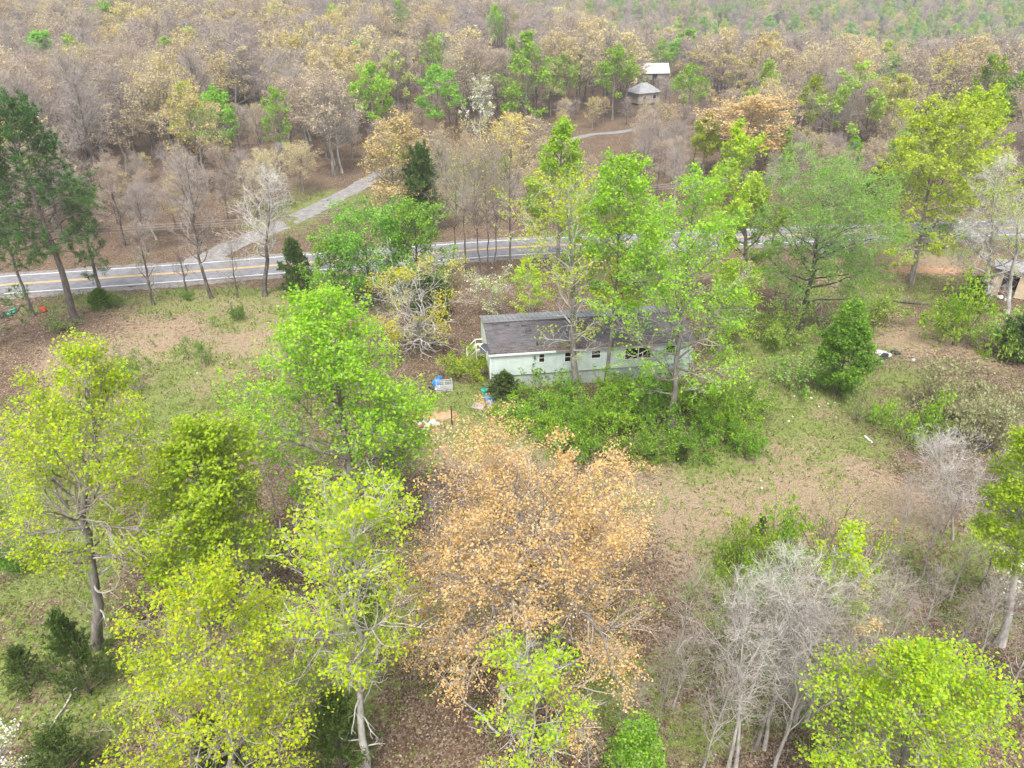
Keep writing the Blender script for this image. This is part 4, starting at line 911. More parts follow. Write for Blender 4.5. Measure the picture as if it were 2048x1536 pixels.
# --- the woods beyond the road
SIGHT = [(bx-w*0.5-14, bx+w*0.5+14, top-10, top+0.68*(by-top), at(bx,by).y) for (kind,bx,by,top,w,l,nm,kw) in FAR]
SIGHT += [(1275,1345,120,153,228),(1262,1310,165,192,195),(1130,1290,250,285,150),(640,760,355,420,118)]
def proto(kind, seed, **k): return T(kind, 16.0, k.pop('R',4.6), seed, k.pop('q',1.0), **k)
PR = {
 'bare_tree':    [proto('bare',500,twig='twig_rose',q=0.92), proto('bare',501,twig='twig_grey',R=4.0), proto('bare',502,twig='twig_grey',bark='bark_pale',R=5.2)],
 'hazy_tree':    [proto('fuzz',510,q=0.85), proto('fuzz',511,leaf='tan',R=5.2,q=0.85), proto('fuzz',512,leaf='rose',R=4.2,q=0.85,twig='twig_grey')],
 'budding_oak':  [proto('budding',520,R=5.6,lsize=0.26), proto('budding',521,leaf='gold',R=5.0,lsize=0.26,second='tan',frac2=0.6), proto('budding',522,R=6.0,lsize=0.28,second='rose',frac2=0.5), proto('budding',523,leaf='rose',R=5.0,lsize=0.26)],
 'green_tree':   [proto('poplar',530,leaf='green',q=0.7,R=3.8,lsize=0.42,spread=0.3), proto('poplar',531,leaf='pale_green',q=0.7,R=3.4,lsize=0.40,spread=0.3,keep=0.7), proto('gum',532,leaf='yellow_green',second='pale_green',q=0.7,R=4.0,lsize=0.42,spread=0.3)],
 'cedar_tree':   [cedar_arrays(540,13,3.0,n1=60,n2=7,dens=4,L=0.6,W=0.24)],
}
# coarser copies of the same trees for the far distance
PL = {
 'bare_tree':    [proto('bare',500,twig='twig_rose',n4=2,twr=0.022,q=0.85), proto('bare',501,twig='twig_grey',R=4.0,n4=2,twr=0.022,q=0.85), proto('bare',502,twig='twig_rose',R=5.2,n4=2,twr=0.022,q=0.85)],
 'hazy_tree':    [proto('fuzz',510,n4=1,twr=0.02,q=0.85,lsize=0.25,nleaf=2), proto('fuzz',511,leaf='tan',R=5.2,n4=1,twr=0.02,q=0.85,lsize=0.25,nleaf=2), proto('fuzz',512,leaf='rose',R=4.2,n4=1,twr=0.02,q=0.85,lsize=0.25,nleaf=2)],
 'budding_oak':  [proto('budding',520,R=5.6,lsize=0.36,q=0.75), proto('budding',521,leaf='gold',R=5.0,lsize=0.36,second='tan',frac2=0.6,q=0.75), proto('budding',522,R=6.0,lsize=0.36,second='rose',frac2=0.5,q=0.75)],
 'green_tree':   [proto('poplar',530,leaf='green',q=0.5,R=3.8,lsize=0.6,spread=0.3), proto('poplar',531,leaf='pale_green',q=0.5,R=3.4,lsize=0.55,spread=0.3,keep=0.8), proto('gum',532,leaf='yellow_green',second='pale_green',q=0.5,R=4.0,lsize=0.5,spread=0.3)],
 'cedar_tree':   [cedar_arrays(540,13,3.0,n1=44,n2=6,dens=4,L=0.55,W=0.25)],
}
LAB = {'bare_tree':('leafless grey tree in the woods beyond the road','leafless trees in the far woods'),
       'hazy_tree':('tree with a haze of tiny tan buds in the far woods','budding hazy trees in the far woods'),
       'budding_oak':('oak with cream and tan catkins in the far woods','catkin covered oaks in the far woods'),
       'green_tree':('small fresh green tree scattered in the grey far woods','scattered green trees in the far woods'),
       'cedar_tree':('dark evergreen in the far woods','evergreens in the far woods')}
LABV = {('bare_tree',0):'leafless tree with brownish twigs in the woods beyond the road', ('bare_tree',1):'narrow leafless tree with grey twigs in the woods beyond the road', ('bare_tree',2):'wide leafless grey tree in the woods beyond the road',
        ('hazy_tree',0):'tree with a haze of tiny brown buds in the far woods', ('hazy_tree',1):'wide tree with a haze of tiny tan buds in the far woods', ('hazy_tree',2):'narrow tree with a thin haze of brown buds in the far woods',
        ('budding_oak',0):'oak with cream tan catkins in the far woods', ('budding_oak',1):'oak with golden catkins in the far woods', ('budding_oak',2):'broad oak with mixed tan and brown catkins in the far woods', ('budding_oak',3):'oak with dull brown catkins in the far woods',
        ('green_tree',0):'fresh green tree scattered in the grey far woods', ('green_tree',1):'pale green airy tree scattered in the grey far woods', ('green_tree',2):'yellow green tree scattered in the grey far woods'}
rng = random.Random(77)
spots = []
def blocked(x, y, r=1.0):
    for (a,b,c) in TAKEN:
        if (x-a)**2+(y-b)**2 < (c+r)**2: return True
    return False
GLADE = [at(900,405),at(690,420),at(640,440),at(760,425)]
TAKEN += [(at(1310,157).x, at(1310,157).y, 4.5), (at(1285,203).x, at(1285,203).y, 3.5)]
y = 84.0
while y < 1150:
    stp = 5.4 if y < 190 else (6.5 if y < 330 else 9.5 if y < 600 else 13)
    half = (y*0.78 + 22)*1.03
    x = -half
    while x < half:
        px_ = x + rng.uniform(-0.42,0.42)*stp; py_ = y + rng.uniform(-0.42,0.42)*stp
        x += stp
        if px_ > -70 and px_ < 70 and pdist(RDA, px_, py_) < 6.0: continue
        if py_ < 100 and py_ < np.interp(px_, RDA[:,0], RDA[:,1]): continue
        if py_ < 160 and pdist(DRA, px_, py_) < 3.2: continue
        if py_ < 240 and pdist(DR2A, px_, py_) < 3.0: continue
        if any((px_-g.x)**2/36+(py_-g.y)**2/70 < 1 for g in GLADE) : continue
        if blocked(px_, py_, 0.8): continue
        z = terrain(px_, py_)
        a = proj(px_, py_, z+15)
        if not (-140 < a[0] < 2190): continue
        if proj(px_, py_, z+17)[1] > 1536: continue
        b = proj(px_, py_, z+12); t_ = proj(px_, py_, z+16)
        hm = 99.0
        for s_ in SIGHT:
            if s_[0] < b[0] < s_[1] and py_ < s_[4]-1 and t_[1] < s_[3]:
                hm = min(hm, (CAM_H - py_*math.tan(depr(s_[3]))) - z)
        if hm < 2.2: continue
        spots.append((px_, py_, z, hm))
    y += stp
def kind_at(x, y):
    u = x/(y+20)
    right = sm(0.05, 0.4, u)
    c = nz(x, y, 28, 4)*0.5+0.5
    r = rng.random()
    far = sm(300, 430, y)
    w = {'bare_tree':0.40*(0.6+0.8*(1-c))*(1-0.5*far*right), 'hazy_tree':0.30, 'budding_oak':0.25*(0.3+1.4*c), 'green_tree':0.030+0.10*right*(1 if y<170 else 0.4)+0.75*far*(0.35+0.65*right), 'cedar_tree':0.008+0.22*far*(0.3+right)}
    tot = sum(w.values()); r *= tot
    for k, v in w.items():
        r -= v
        if r <= 0: return k
    return 'bare_tree'
spots.sort(key=lambda p: p[1])
count = {k: 0 for k in PR}; LIM = {'bare_tree':230,'hazy_tree':190,'budding_oak':190,'green_tree':60,'cedar_tree':30}
made = {}; rest = []
joined = {}
def joined_mesh(k, v):
    if (k,v) not in joined: joined[(k,v)] = mesh_from(k+'_whole', PL[k][v][0]+PL[k][v][1], smooth=False)
    return joined[(k,v)]
for (x,y,z,hm) in spots:
    k = kind_at(x,y); v = rng.randrange(len(PR[k]) if y < 150 else len(PL[k])); s = rng.uniform(0.78,1.12); rz = rng.uniform(0,6.28)
    if k == 'green_tree': s *= 0.92
    s = min(s, hm/16.0)
    if y < 105: s *= rng.uniform(0.6,1.0)
    if y < 150 and -0.14 < x/(y+17) < 0.28: s *= rng.uniform(0.5,0.8)
    count[k] += 1
    if count[k] > LIM[k] or y > 300: v %= len(PL[k]); rest.append((x,y,z,k,v,s,rz)); continue
    if y < 150:
        if (k,v) not in made: made[(k,v)] = put_tree(k, PR[k][v], (x,y,z), LABV.get((k,v), LAB[k][0]), 'tree', LAB[k][1], rz, s)
        else: copy_tree(made[(k,v)], (x,y,z), rz, s)
    else:
        o = mobj(k, joined_mesh(k,v), None, (x,y,z)); o.rotation_euler = (0,0,rz); o.scale = (s,s,s); tagp(o, LABV.get((k,v), LAB[k][0]), 'tree', LAB[k][1])
# farther trees read as one mass: instanced on points
def far_woods():
    col = bpy.data.collections.new('far_tree_kinds'); order = []
    for k in PR:
        for v in range(len(PL[k])):
            o = bpy.data.objects.new('kind_%02d' % len(order), joined_mesh(k,v)); col.objects.link(o); order.append((k,v))
    me = bpy.data.meshes.new('distant_forest')
    me.from_pydata([(a[0],a[1],a[2]) for a in rest], [], [])
    ai = me.attributes.new('kind_index','INT','POINT'); ai.data.foreach_set('value', [order.index((a[3],a[4])) for a in rest])
    asx = me.attributes.new('size','FLOAT','POINT'); asx.data.foreach_set('value', [a[5] for a in rest])
    ar = me.attributes.new('turn','FLOAT','POINT'); ar.data.foreach_set('value', [a[6] for a in rest])
    o = mobj('distant_forest', me); tagp(o, 'hazy far forest of grey and green trees reaching the hills', 'forest', kind='stuff')
    ng = bpy.data.node_groups.new('scatter_trees','GeometryNodeTree')
    ng.interface.new_socket('Geometry', in_out='INPUT', socket_type='NodeSocketGeometry'); ng.interface.new_socket('Geometry', in_out='OUTPUT', socket_type='NodeSocketGeometry')
    N = ng.nodes.new; gi = N('NodeGroupInput'); go = N('NodeGroupOutput'); ip = N('GeometryNodeInstanceOnPoints'); ci = N('GeometryNodeCollectionInfo')
    ci.inputs['Collection'].default_value = col; ci.inputs['Separate Children'].default_value = True; ci.inputs['Reset Children'].default_value = True
    ip.inputs['Pick Instance'].default_value = True
    def named(nm, t):
        n = N('GeometryNodeInputNamedAttribute'); n.data_type = t; n.inputs['Name'].default_value = nm; return [s for s in n.outputs if s.enabled and s.name == 'Attribute'][0]
    cx = N('ShaderNodeCombineXYZ')
    L = ng.links.new
    L(gi.outputs[0], ip.inputs['Points']); L(ci.outputs[0], ip.inputs['Instance']); L(named('kind_index','INT'), ip.inputs['Instance Index'])
    L(named('turn','FLOAT'), cx.inputs['Z']); L(cx.outputs[0], ip.inputs['Rotation']); L(named('size','FLOAT'), ip.inputs['Scale'])
    L(ip.outputs[0], go.inputs[0])
    md = o.modifiers.new('scatter','NODES'); md.node_group = ng
far_woods()
print('trees: spots', len(spots), 'rest', len(rest), count)
#PART3
# ------------------------------------------------------------------ ground cover: grass, dry stalks, fallen leaves
M['grass_blade'] = leafmat('grass_blade', (0.10,0.17,0.02), (0.25,0.33,0.05), (0.36,0.36,0.14), trans=0.35, spec=0.15)
M['straw_blade'] = leafmat('straw_blade', (0.26,0.19,0.115), (0.46,0.375,0.25), trans=0.2, spec=0.1)
M['litter_leaf'] = leafmat('litter_leaf', (0.08,0.05,0.033), (0.24,0.168,0.12), (0.38,0.31,0.25), trans=0.1, spec=0.15)
M['herb'] = leafmat('herb_leaf', (0.09,0.21,0.015), (0.22,0.38,0.03), trans=0.35, spec=0.15)
def cover(x, y):
    xs, ys, A, V = GRID
    i = np.clip(np.searchsorted(xs, x), 0, len(xs)-1); j = np.clip(np.searchsorted(ys, y), 0, len(ys)-1)
    return A[j,i], V[j,i,2]
def scatter(n, rng, y0, y1):
    # denser near the camera foot, inside the view wedge plus a margin
    y = y0 + (y1-y0)*rng.uniform(0,1,n)**1.25
    hw = (y*CQ+15)*0.78
    return rng.uniform(-1,1,n)*hw, y
def off_hard(x, y):
    d = np.full(len(x), 99.0)
    for A in (RDA, DRA):
        a = A[:-1]; b = A[1:]; ab = b-a
        for k in range(0, len(a)):
            t = np.clip(((x-a[k,0])*ab[k,0]+(y-a[k,1])*ab[k,1])/((ab[k]**2).sum()+1e-9),0,1)
            d = np.minimum(d, np.hypot(a[k,0]+t*ab[k,0]-x, a[k,1]+t*ab[k,1]-y) - (0.9 if A is RDA else 0))
    dx, dy = x-HX, y-HY; u = dx*math.cos(HA)+dy*math.sin(HA); v = -dx*math.sin(HA)+dy*math.cos(HA)
    return (d > 2.4) & ~((u>-0.1)&(u<HL+0.1)&(v>-0.1)&(v<HW+0.1))
def cover_stuff():
    rng = np.random.default_rng(21)
    x, y = scatter(120000, rng, 11, 108); c, z = cover(x, y)
    g = c[:,0]; k = (rng.uniform(size=len(x)) < np.clip((g-0.16)*1.2, 0, 0.75)) & off_hard(x, y)
    x, y, z = x[k], y[k], z[k]; B = len(x)
    p = np.repeat(np.stack([x,y,z],1), 2, 0) + rng.normal(0,0.08,(B*2,3))*np.array([1,1,0]); n = len(p)
    ax = norm(rng.normal(0,0.55,(n,3))+np.array([0,0,1.0])); L = rng.uniform(0.10,0.34,n)*np.interp(p[:,1],[10,100],[0.8,1.6])
    nn = norm(np.cross(ax, rng.normal(size=(n,3))))
    o = mobj('grass', mesh_from('grass', [(*kites(p+ax*L[:,None]*0.45, nn, L, L*0.28, rng, ax=ax), M['grass_blade'])], False)); tagp(o, 'short green grass and weeds in scattered patches', 'grass', kind='stuff')
    x, y = scatter(110000, rng, 11, 108); c, z = cover(x, y)
    k = (rng.uniform(size=len(x)) < np.clip((c[:,1]-0.12)*0.9, 0.03, 0.6)) & off_hard(x, y)
    p = np.stack([x[k],y[k],z[k]],1); n = len(p)
    ax = norm(rng.normal(0,0.9,(n,3))+np.array([0,0,0.45])); ax[:,2] = np.abs(ax[:,2]); L = rng.uniform(0.12,0.40,n)*np.interp(p[:,1],[10,100],[0.8,1.6])
    nn = norm(np.cross(ax, rng.normal(size=(n,3))))
    o = mobj('dry_straw', mesh_from('dry_straw', [(*kites(p+ax*L[:,None]*0.45, nn, L, L*0.16, rng, ax=ax), M['straw_blade'])], False)); tagp(o, 'pale dry straw stalks lying over the clearing', 'straw', kind='stuff')
    x, y = scatter(64000, rng, 10, 70); c, z = cover(x, y)
    k = (rng.uniform(size=len(x)) < np.clip(0.85-c[:,1]*0.7-c[:,0]*0.4, 0.1, 0.8)) & off_hard(x, y)
    p = np.stack([x[k],y[k],z[k]+0.03],1); n = len(p)
    nn = norm(rng.normal(0,0.45,(n,3))+np.array([0,0,1.0])); L = rng.uniform(0.07,0.17,n)*np.interp(p[:,1],[10,75],[0.9,1.7])
    o = mobj('leaf_litter', mesh_from('leaf_litter', [(*kites(p, nn, L, L*0.7, rng), M['litter_leaf'])], False)); tagp(o, 'brown fallen leaves carpeting the woodland floor', 'leaf litter', kind='stuff')
    # low leafy herbs under the near trees and in the thicket
    cen = rng.uniform(0,1,(1500,2)); yy = 11+45*cen[:,0]**1.2; xx = (cen[:,1]*2-1)*(yy*CQ+15)*0.75
    c, z = cover(xx, yy); k = (rng.uniform(size=1500) < np.clip(0.25+c[:,0]*0.9-c[:,1]*0.5,0.05,0.9)) & off_hard(xx,yy); xx, yy = xx[k], yy[k]
    m = 34; p = np.repeat(np.stack([xx,yy],1), m, 0) + rng.normal(0,0.32,(len(xx)*m,2)); c, z = cover(p[:,0], p[:,1])
    p = np.concatenate([p, (z+np.abs(rng.normal(0,0.16,len(p)))+0.04)[:,None]], 1); n = len(p)
    nn = norm(rng.normal(0,0.6,(n,3))+np.array([0,0,1.0])); L = rng.uniform(0.07,0.15,n)
    o = mobj('ground_herbs', mesh_from('ground_herbs', [(*kites(p, nn, L, L*0.6, rng), M['herb'])], False)); tagp(o, 'low green herbs and seedlings on the woodland floor', 'undergrowth', kind='stuff')
    # dead brush: fine stems of the understorey
    def brush(n, box, Lr, name, label, mt):
        qx = rng.uniform(box[0],box[1],n); qy = rng.uniform(box[2],box[3],n)
        P = np.stack([at(a,b) for a,b in zip(qx,qy)]).astype(float); k = off_hard(P[:,0],P[:,1]); P = P[k]; n = len(P)
        d = norm(rng.normal(0,0.5,(n,3))+np.array([0,0,1.0])); d[:,2] = np.abs(d[:,2]); L = rng.uniform(*Lr,n)
        pts = np.empty((n,4,3)); pts[:,0] = P
        for j in range(1,4): pts[:,j] = pts[:,j-1]+d*(L/3)[:,None]; d = norm(d+rng.normal(0,0.25,(n,3)))
        r = np.full((n,4),1.0)*np.array([0.008,0.007,0.006,0.004])
        b, br, _, lb = branch(pts, r, 4, (0.3,1.0), lambda s:0.8-0.2*s, lambda s,i:L[i]*0.4, 3, 0.02, 0.15, rng, rs=0.7, rmin=0.005)
        o = mobj(name, mesh_from(name, [(*tubes(pts,r,3),M[mt]),(*tubes(b,br,2,rng),M[mt])])); tagp(o, label, 'brush', kind='stuff')
    brush(700, (1250,2080,1010,1540), (0.6,2.2), 'dry_brush', 'tangle of dry bare stems on the thicket floor', 'twig_rose')
    brush(260, (1780,2080,830,1060), (0.6,2.0), 'grey_brush', 'tangle of grey bare stems beside the clearing', 'twig_grey')
    brush(240, (480,1300,900,1540), (0.5,1.6), 'woodland_brush', 'scattered bare stems under the near trees', 'twig_rose')
    brush(800, (640,1500,255,430), (1.0,3.2), 'regrowth_brush', 'bare regrowth brush in the low woods beyond the road', 'twig_grey')
    brush(800, (0,720,360,505), (0.9,3.0), 'roadside_brush', 'bare brush along the far side of the road', 'twig_rose')
cover_stuff()

# ------------------------------------------------------------------ small things round the house
import bmesh
def crumple(name, loc, size, mt, label, cat, seed, group=None, sub=2, amp=0.35, parent=None):
    bm = bmesh.new(); bmesh.ops.create_icosphere(bm, subdivisions=sub, radius=0.5)
    for v in bm.verts:
        n = mnoise.noise(v.co*3.1 + Vector((seed*3.3,seed,0)))*amp + mnoise.noise(v.co*7 + Vector((seed,0,seed*2)))*amp*0.5
        v.co *= 1+n; v.co.x *= size[0]; v.co.y *= size[1]; v.co.z = max(v.co.z,-0.32)*size[2]+0.32*size[2]
    me = bpy.data.meshes.new(name); bm.to_mesh(me); bm.free(); me.materials.append(mt)
    o = mobj(name, me, parent, loc); o.rotation_euler = (0,0,seed*1.1)
    if label: tagp(o, label, cat, group)
    return o
M['blue_plastic'] = mat('blue_plastic', (0.015,0.13,0.45), 0.35, (0.08,0.30,0.66), 5, 3, 0, 0.5)
M['white_plastic'] = mat('white_plastic', (0.48,0.48,0.48), 0.45, (0.70,0.70,0.70), 6, 3, 0, 0.5)
M['grey_plastic'] = mat('grey_plastic', (0.34,0.36,0.36), 0.6, (0.48,0.50,0.50), 5, 3)
M['red_plastic'] = mat('red_plastic', (0.60,0.03,0.03), 0.45, (0.72,0.10,0.05), 4, 3, 0, 0.5)
M['purple_cloth'] = mat('purple_cloth', (0.22,0.12,0.25), 0.9, (0.36,0.22,0.38), 4, 3)
M['black_plastic'] = mat('black_plastic', (0.02,0.02,0.022), 0.5, (0.05,0.05,0.05), 4, 3)
M['card'] = mat('cardboard', (0.24,0.20,0.18), 0.9, (0.34,0.30,0.275), 3, 5)
M['teal_plastic'] = mat('teal_plastic', (0.03,0.30,0.24), 0.5, (0.06,0.42,0.34), 4, 3)
M['navy'] = mat('navy_cloth', (0.03,0.05,0.18), 0.8, (0.10,0.14,0.34), 4, 3)
M['clay'] = mat('clay_soil', (0.34,0.185,0.095), 0.95, (0.52,0.32,0.20), 2.5, 7, 0.5)
M['tan_wall'] = mat('tan_plywood', (0.46,0.36,0.24), 0.85, (0.56,0.46,0.32), 1.3, 6, 0.1)
M['grey_wall'] = mat('grey_boards', (0.30,0.275,0.24), 0.9, (0.42,0.39,0.35), 2, 6, 0.2, stretch=(6,6,1))
M['rust'] = mat('rust_trim', (0.16,0.07,0.045), 0.9, (0.28,0.13,0.08), 3, 5)
M['metal_white'] = mat('white_metal_roof', (0.66,0.68,0.70), 0.45, (0.78,0.80,0.82), 0.6, 3, 0, 0.5)
M['roof_grey'] = mat('grey_shingle_roof', (0.22,0.22,0.235), 0.9, (0.32,0.32,0.335), 1.2, 6)
M['car_paint'] = mat('silver_paint', (0.16,0.18,0.20), 0.25, (0.20,0.22,0.24), 1, 2, 0, 0.5, 0.3)
M['rubber'] = mat('tyre_rubber', (0.02,0.02,0.02), 0.9, (0.035,0.035,0.035), 5, 3)
M['pole'] = mat('pole_wood', (0.22,0.19,0.16), 0.9, (0.33,0.30,0.26), 3, 5, 0.3, stretch=(4,4,1))
M['wire'] = mat('wire_grey', (0.30,0.30,0.31), 0.6)

p = at(874,771); crumple('plastic_bag', p, (0.75,0.6,0.75), M['blue_plastic'], 'blue plastic bag slumped against the grey crate', 'bag', 3)
p = at(876,776); crumple('plastic_bag', (p.x,p.y,0), (0.9,0.35,0.22), M['white_plastic'], 'white plastic sheet under the blue bag by the crate', 'bag', 4)
p = at(880,759); crumple('plastic_bag', p, (0.35,0.45,0.5), M['blue_plastic'], 'loose end of blue plastic behind the crate', 'bag', 8)
p = at(863,778); crumple('plastic_bag', p, (0.75,0.22,0.22), M['black_plastic'], 'black plastic strip beside the blue bag', 'bag', 5)
p = at(976,804); crumple('plastic_sheet', p, (0.55,1.3,0.4), M['blue_plastic'], 'crumpled blue plastic sheet near the house corner', 'sheet', 6, amp=0.5)
p = at(984,801); crumple('plastic_bag', p, (0.4,0.5,0.35), M['blue_plastic'], 'small blue plastic scrap right of the crumpled sheet', 'bag', 9)
p = at(979,811); crumple('plastic_bag', p, (0.8,0.25,0.12), M['white_plastic'], 'flat white plastic scrap below the blue sheet', 'bag', 7)
def crate():
    p = at(889,778); e = empty('storage_crate', p, 0.12); tagp(e, 'grey plastic crate with open slatted sides on the grass', 'crate')
    w, d, h = 1.25, 0.95, 0.62
    for x in (-w/2, w/2):
        for y in (-d/2, d/2): MB().box(x-0.04,x+0.04,y-0.04,y+0.04,0,h).build('corner_post', M['grey_plastic'], e)
    for z in (0.06, 0.22, 0.38, 0.54):
        for y in (-d/2, d/2): MB().box(-w/2+0.042,w/2-0.042,y-0.02,y+0.02,z,z+0.07).build('slat', M['grey_plastic'], e)
        for x in (-w/2, w/2): MB().box(x-0.02,x+0.02,-d/2+0.042,d/2-0.042,z,z+0.07).build('slat', M['grey_plastic'], e)
    MB().box(-w/2+0.042,w/2-0.042,-d/2+0.042,d/2-0.042,0.01,0.04).build('floor', M['card'], e)
    MB().box(-0.03,0.03,-d/2+0.045,d/2-0.045,0.06,0.5).build('divider', M['grey_plastic'], e)
crate()
p = at(956,814); o = MB().hexa([(-0.5,-0.35,0.03),(0.5,-0.4,0.03),(0.45,0.35,0.12),(-0.42,0.38,0.12),(-0.5,-0.35,0.06),(0.5,-0.4,0.06),(0.45,0.35,0.15),(-0.42,0.38,0.15)]).build('cardboard_sheet', M['card'], None, p, -0.25); tagp(o, 'grey brown cardboard sheet lying left of the blue plastic', 'cardboard')
for i,(bx,by,w,d,l) in enumerate(((932,731,1.0,0.5,'pale flat panel lying below the entry steps'),(905,745,0.7,0.35,'weathered board on the leaves left of the house'),(918,741,0.5,0.25,'short board scrap beside the weathered board'),(1595,688,0.7,0.3,'brick coloured panel scrap under the dark green tree'))):
    p = at(bx,by); o = MB().hexa([(-w/2,-d/2,0.02),(w/2,-d/2,0.03),(w/2*0.8,d/2,0.10),(-w/2,d/2,0.06),(-w/2,-d/2,0.05),(w/2,-d/2,0.06),(w/2*0.8,d/2,0.13),(-w/2,d/2,0.09)]).build('board_scrap', (M['grey_plastic'],M['card'],M['wood_grey'],M['card'])[i], None, p, i*0.7); tagp(o, l, 'board')
p = at(969,789); e = empty('plastic_bin', p); tagp(e, 'teal plastic bin at the foot of the house corner', 'bin'); MB().tube([(0,0,0),(0,0,0.12),(0,0,0.42)],[0.18,0.2,0.26],10).build('tub', M['teal_plastic'], e); MB().tube([(0,0,0.40),(0,0,0.46)],0.28,10).build('rim', M['teal_plastic'], e)
# fence post
p = at(904,851); e = empty('fence_post', p); tagp(e, 'dark steel fence post standing by the clay mound', 'post'); MB().box(-0.045,0.045,-0.02,0.02,-0.1,1.65).build('web', M['black_plastic'], e); MB().box(-0.02,0.02,0.021,0.07,-0.1,1.65).build('flange', M['black_plastic'], e); MB().box(-0.05,0.05,-0.025,0.076,1.651,1.72).build('cap', M['rust'], e)
# clay mound
p = at(866,834); o = crumple('clay_mound', (p.x,p.y,-0.25), (4.2,1.2,0.55), M['clay'], 'low mound of orange clay soil left of the fence post', 'mound', 0.0, sub=4, amp=0.25); o.rotation_euler = (0,0,0.18)
# trash heap: each piece its own thing
heap = [(838,852,(0.55,0.45,0.4),'white_plastic','white trash bag at the left end of the trash heap'),(846,848,(0.6,0.5,0.5),'grey_plastic','grey trash bag in the trash heap'),(856,851,(0.7,0.5,0.45),'white_plastic','large white trash bag in the middle of the trash heap'),(866,847,(0.6,0.5,0.45),'white_plastic','white trash bag at the back of the trash heap'),(874,851,(0.6,0.4,0.35),'white_plastic','white trash bag at the right end of the trash heap'),
        (842,854,(0.5,0.35,0.32),'red_plastic','bright red plastic piece in the trash heap'),(845,847,(0.3,0.3,0.55),'purple_cloth','dark purple bundle on top of the trash heap'),(856,847,(0.35,0.28,0.5),'navy','navy blue bundle in the trash heap'),(877,852,(0.4,0.3,0.25),'black_plastic','black plastic scrap right of the trash heap'),(858,860,(0.5,0.35,0.12),'purple_cloth','purple cloth lying in front of the trash heap'),(850,858,(0.6,0.25,0.12),'teal_plastic','greenish plastic strip in front of the trash heap')]
for i,(bx,by,sz,m,l) in enumerate(heap): crumple('trash_piece', at(bx,by), tuple(a*0.95 for a in sz), M[m], l, 'trash', i+11, 'pieces of the trash heap', amp=0.4)
# scattered white scraps
LT = 'small white scrap of litter on the clearing grass'
for i,(bx,by,q) in enumerate(((1588,794,2),(1622,797,2),(1638,814,1.6),(1656,809,1.4),(1669,806,1.2),(1577,843,1.6),(1585,834,1.2),(1511,845,1.8),(1540,867,1),(1758,848,1.8),(1726,845,1),(1672,835,1),(1539,717,1.2),(1574,701,1.5),(1609,759,1.2),(1528,775,1.2),(1522,962,1.2),(1523,977,1.8),(1514,962,0.9),(1694,742,1.2),(847,795,2.0),(838,790,1.2),(868,880,0.9),(1003,800,1.4),(1010,796,1.2),(998,812,1.2),(919,739,1.4),(395,747,1.2),(391,742,1.0),(290,747,1.3),(1405,600,1.4),(1430,515,1.6))):
    far = by < 700
    crumple('litter_scrap', at(bx,by), (0.14*q,0.10*q,0.09*q), M['white_plastic'], LT if bx > 1400 else ('white scrap of litter near the house' if bx > 700 else 'white scrap of litter in the straw field'), 'litter', i+30, 'white scraps on the clearing' if bx > 1400 else ('white scraps near the house' if bx > 700 else 'white scraps in the field'), sub=1, amp=0.5)
p = at(1736,880); o = MB().hexa([(-0.06,-0.45,0.03),(0.08,-0.42,0.03),(0.05,0.45,0.06),(-0.08,0.4,0.06),(-0.06,-0.45,0.09),(0.08,-0.42,0.09),(0.05,0.45,0.12),(-0.08,0.4,0.12)]).build('white_strip', M['white_plastic'], None, p, 0.2); tagp(o, 'narrow white strip lying on the straw of the clearing', 'strip')
# debris pile on the right
for i,(bx,by,sz,m,l) in enumerate(((1756,708,(0.7,0.6,0.5),'white_plastic','white crumpled sheet at the left of the debris pile'),(1766,708,(1.0,0.4,0.35),'grey_plastic','pale board bundle on the debris pile'),(1768,716,(1.3,0.6,0.5),'black_plastic','dark rolled carpet in the debris pile'),(1778,713,(0.4,0.35,0.4),'white_plastic','small white bag in the debris pile'),(1790,708,(0.9,0.5,0.4),'black_plastic','black trash bag at the right of the debris pile'),(1826,722,(0.4,0.35,0.3),'grey_plastic','grey scrap beyond the debris pile'),(1765,723,(0.35,0.2,0.1),'white_plastic','white flake in front of the debris pile'))):
    crumple('debris_piece', at(bx,by), sz, M[m], l, 'debris', i+70, 'pieces of the debris pile', amp=0.45)
# things by the pines
p = at(90,624); e = empty('plastic_drum', p, 0.3); e.rotation_euler = (0.0,-0.2,0.3); tagp(e, 'bright red upright plastic drum on the leaf litter beside the pines', 'drum')
e.scale = (0.7,0.7,0.8)
MB().tube([(0,0,0),(0,0,0.14)],0.26,12).build('base', M['black_plastic'], e); MB().tube([(0,0,0.14),(0,0,0.3),(0,0,0.62),(0,0,0.75)],[0.3,0.32,0.28,0.2],12).build('body', M['red_plastic'], e); MB().tube([(0,0,0.75),(0.02,0,1.0),(0.05,0,1.12)],[0.19,0.17,0.08],12).build('top', M['rust'], e)
p = at(26,626); crumple('plastic_bag', p, (1.0,0.6,0.5), M['teal_plastic'], 'green plastic bundle left of the red drum', 'bag', 41)
p = at(6,634); crumple('trash_bag', p, (0.9,0.6,0.45), M['black_plastic'], 'black trash bag under the pines', 'bag', 42)

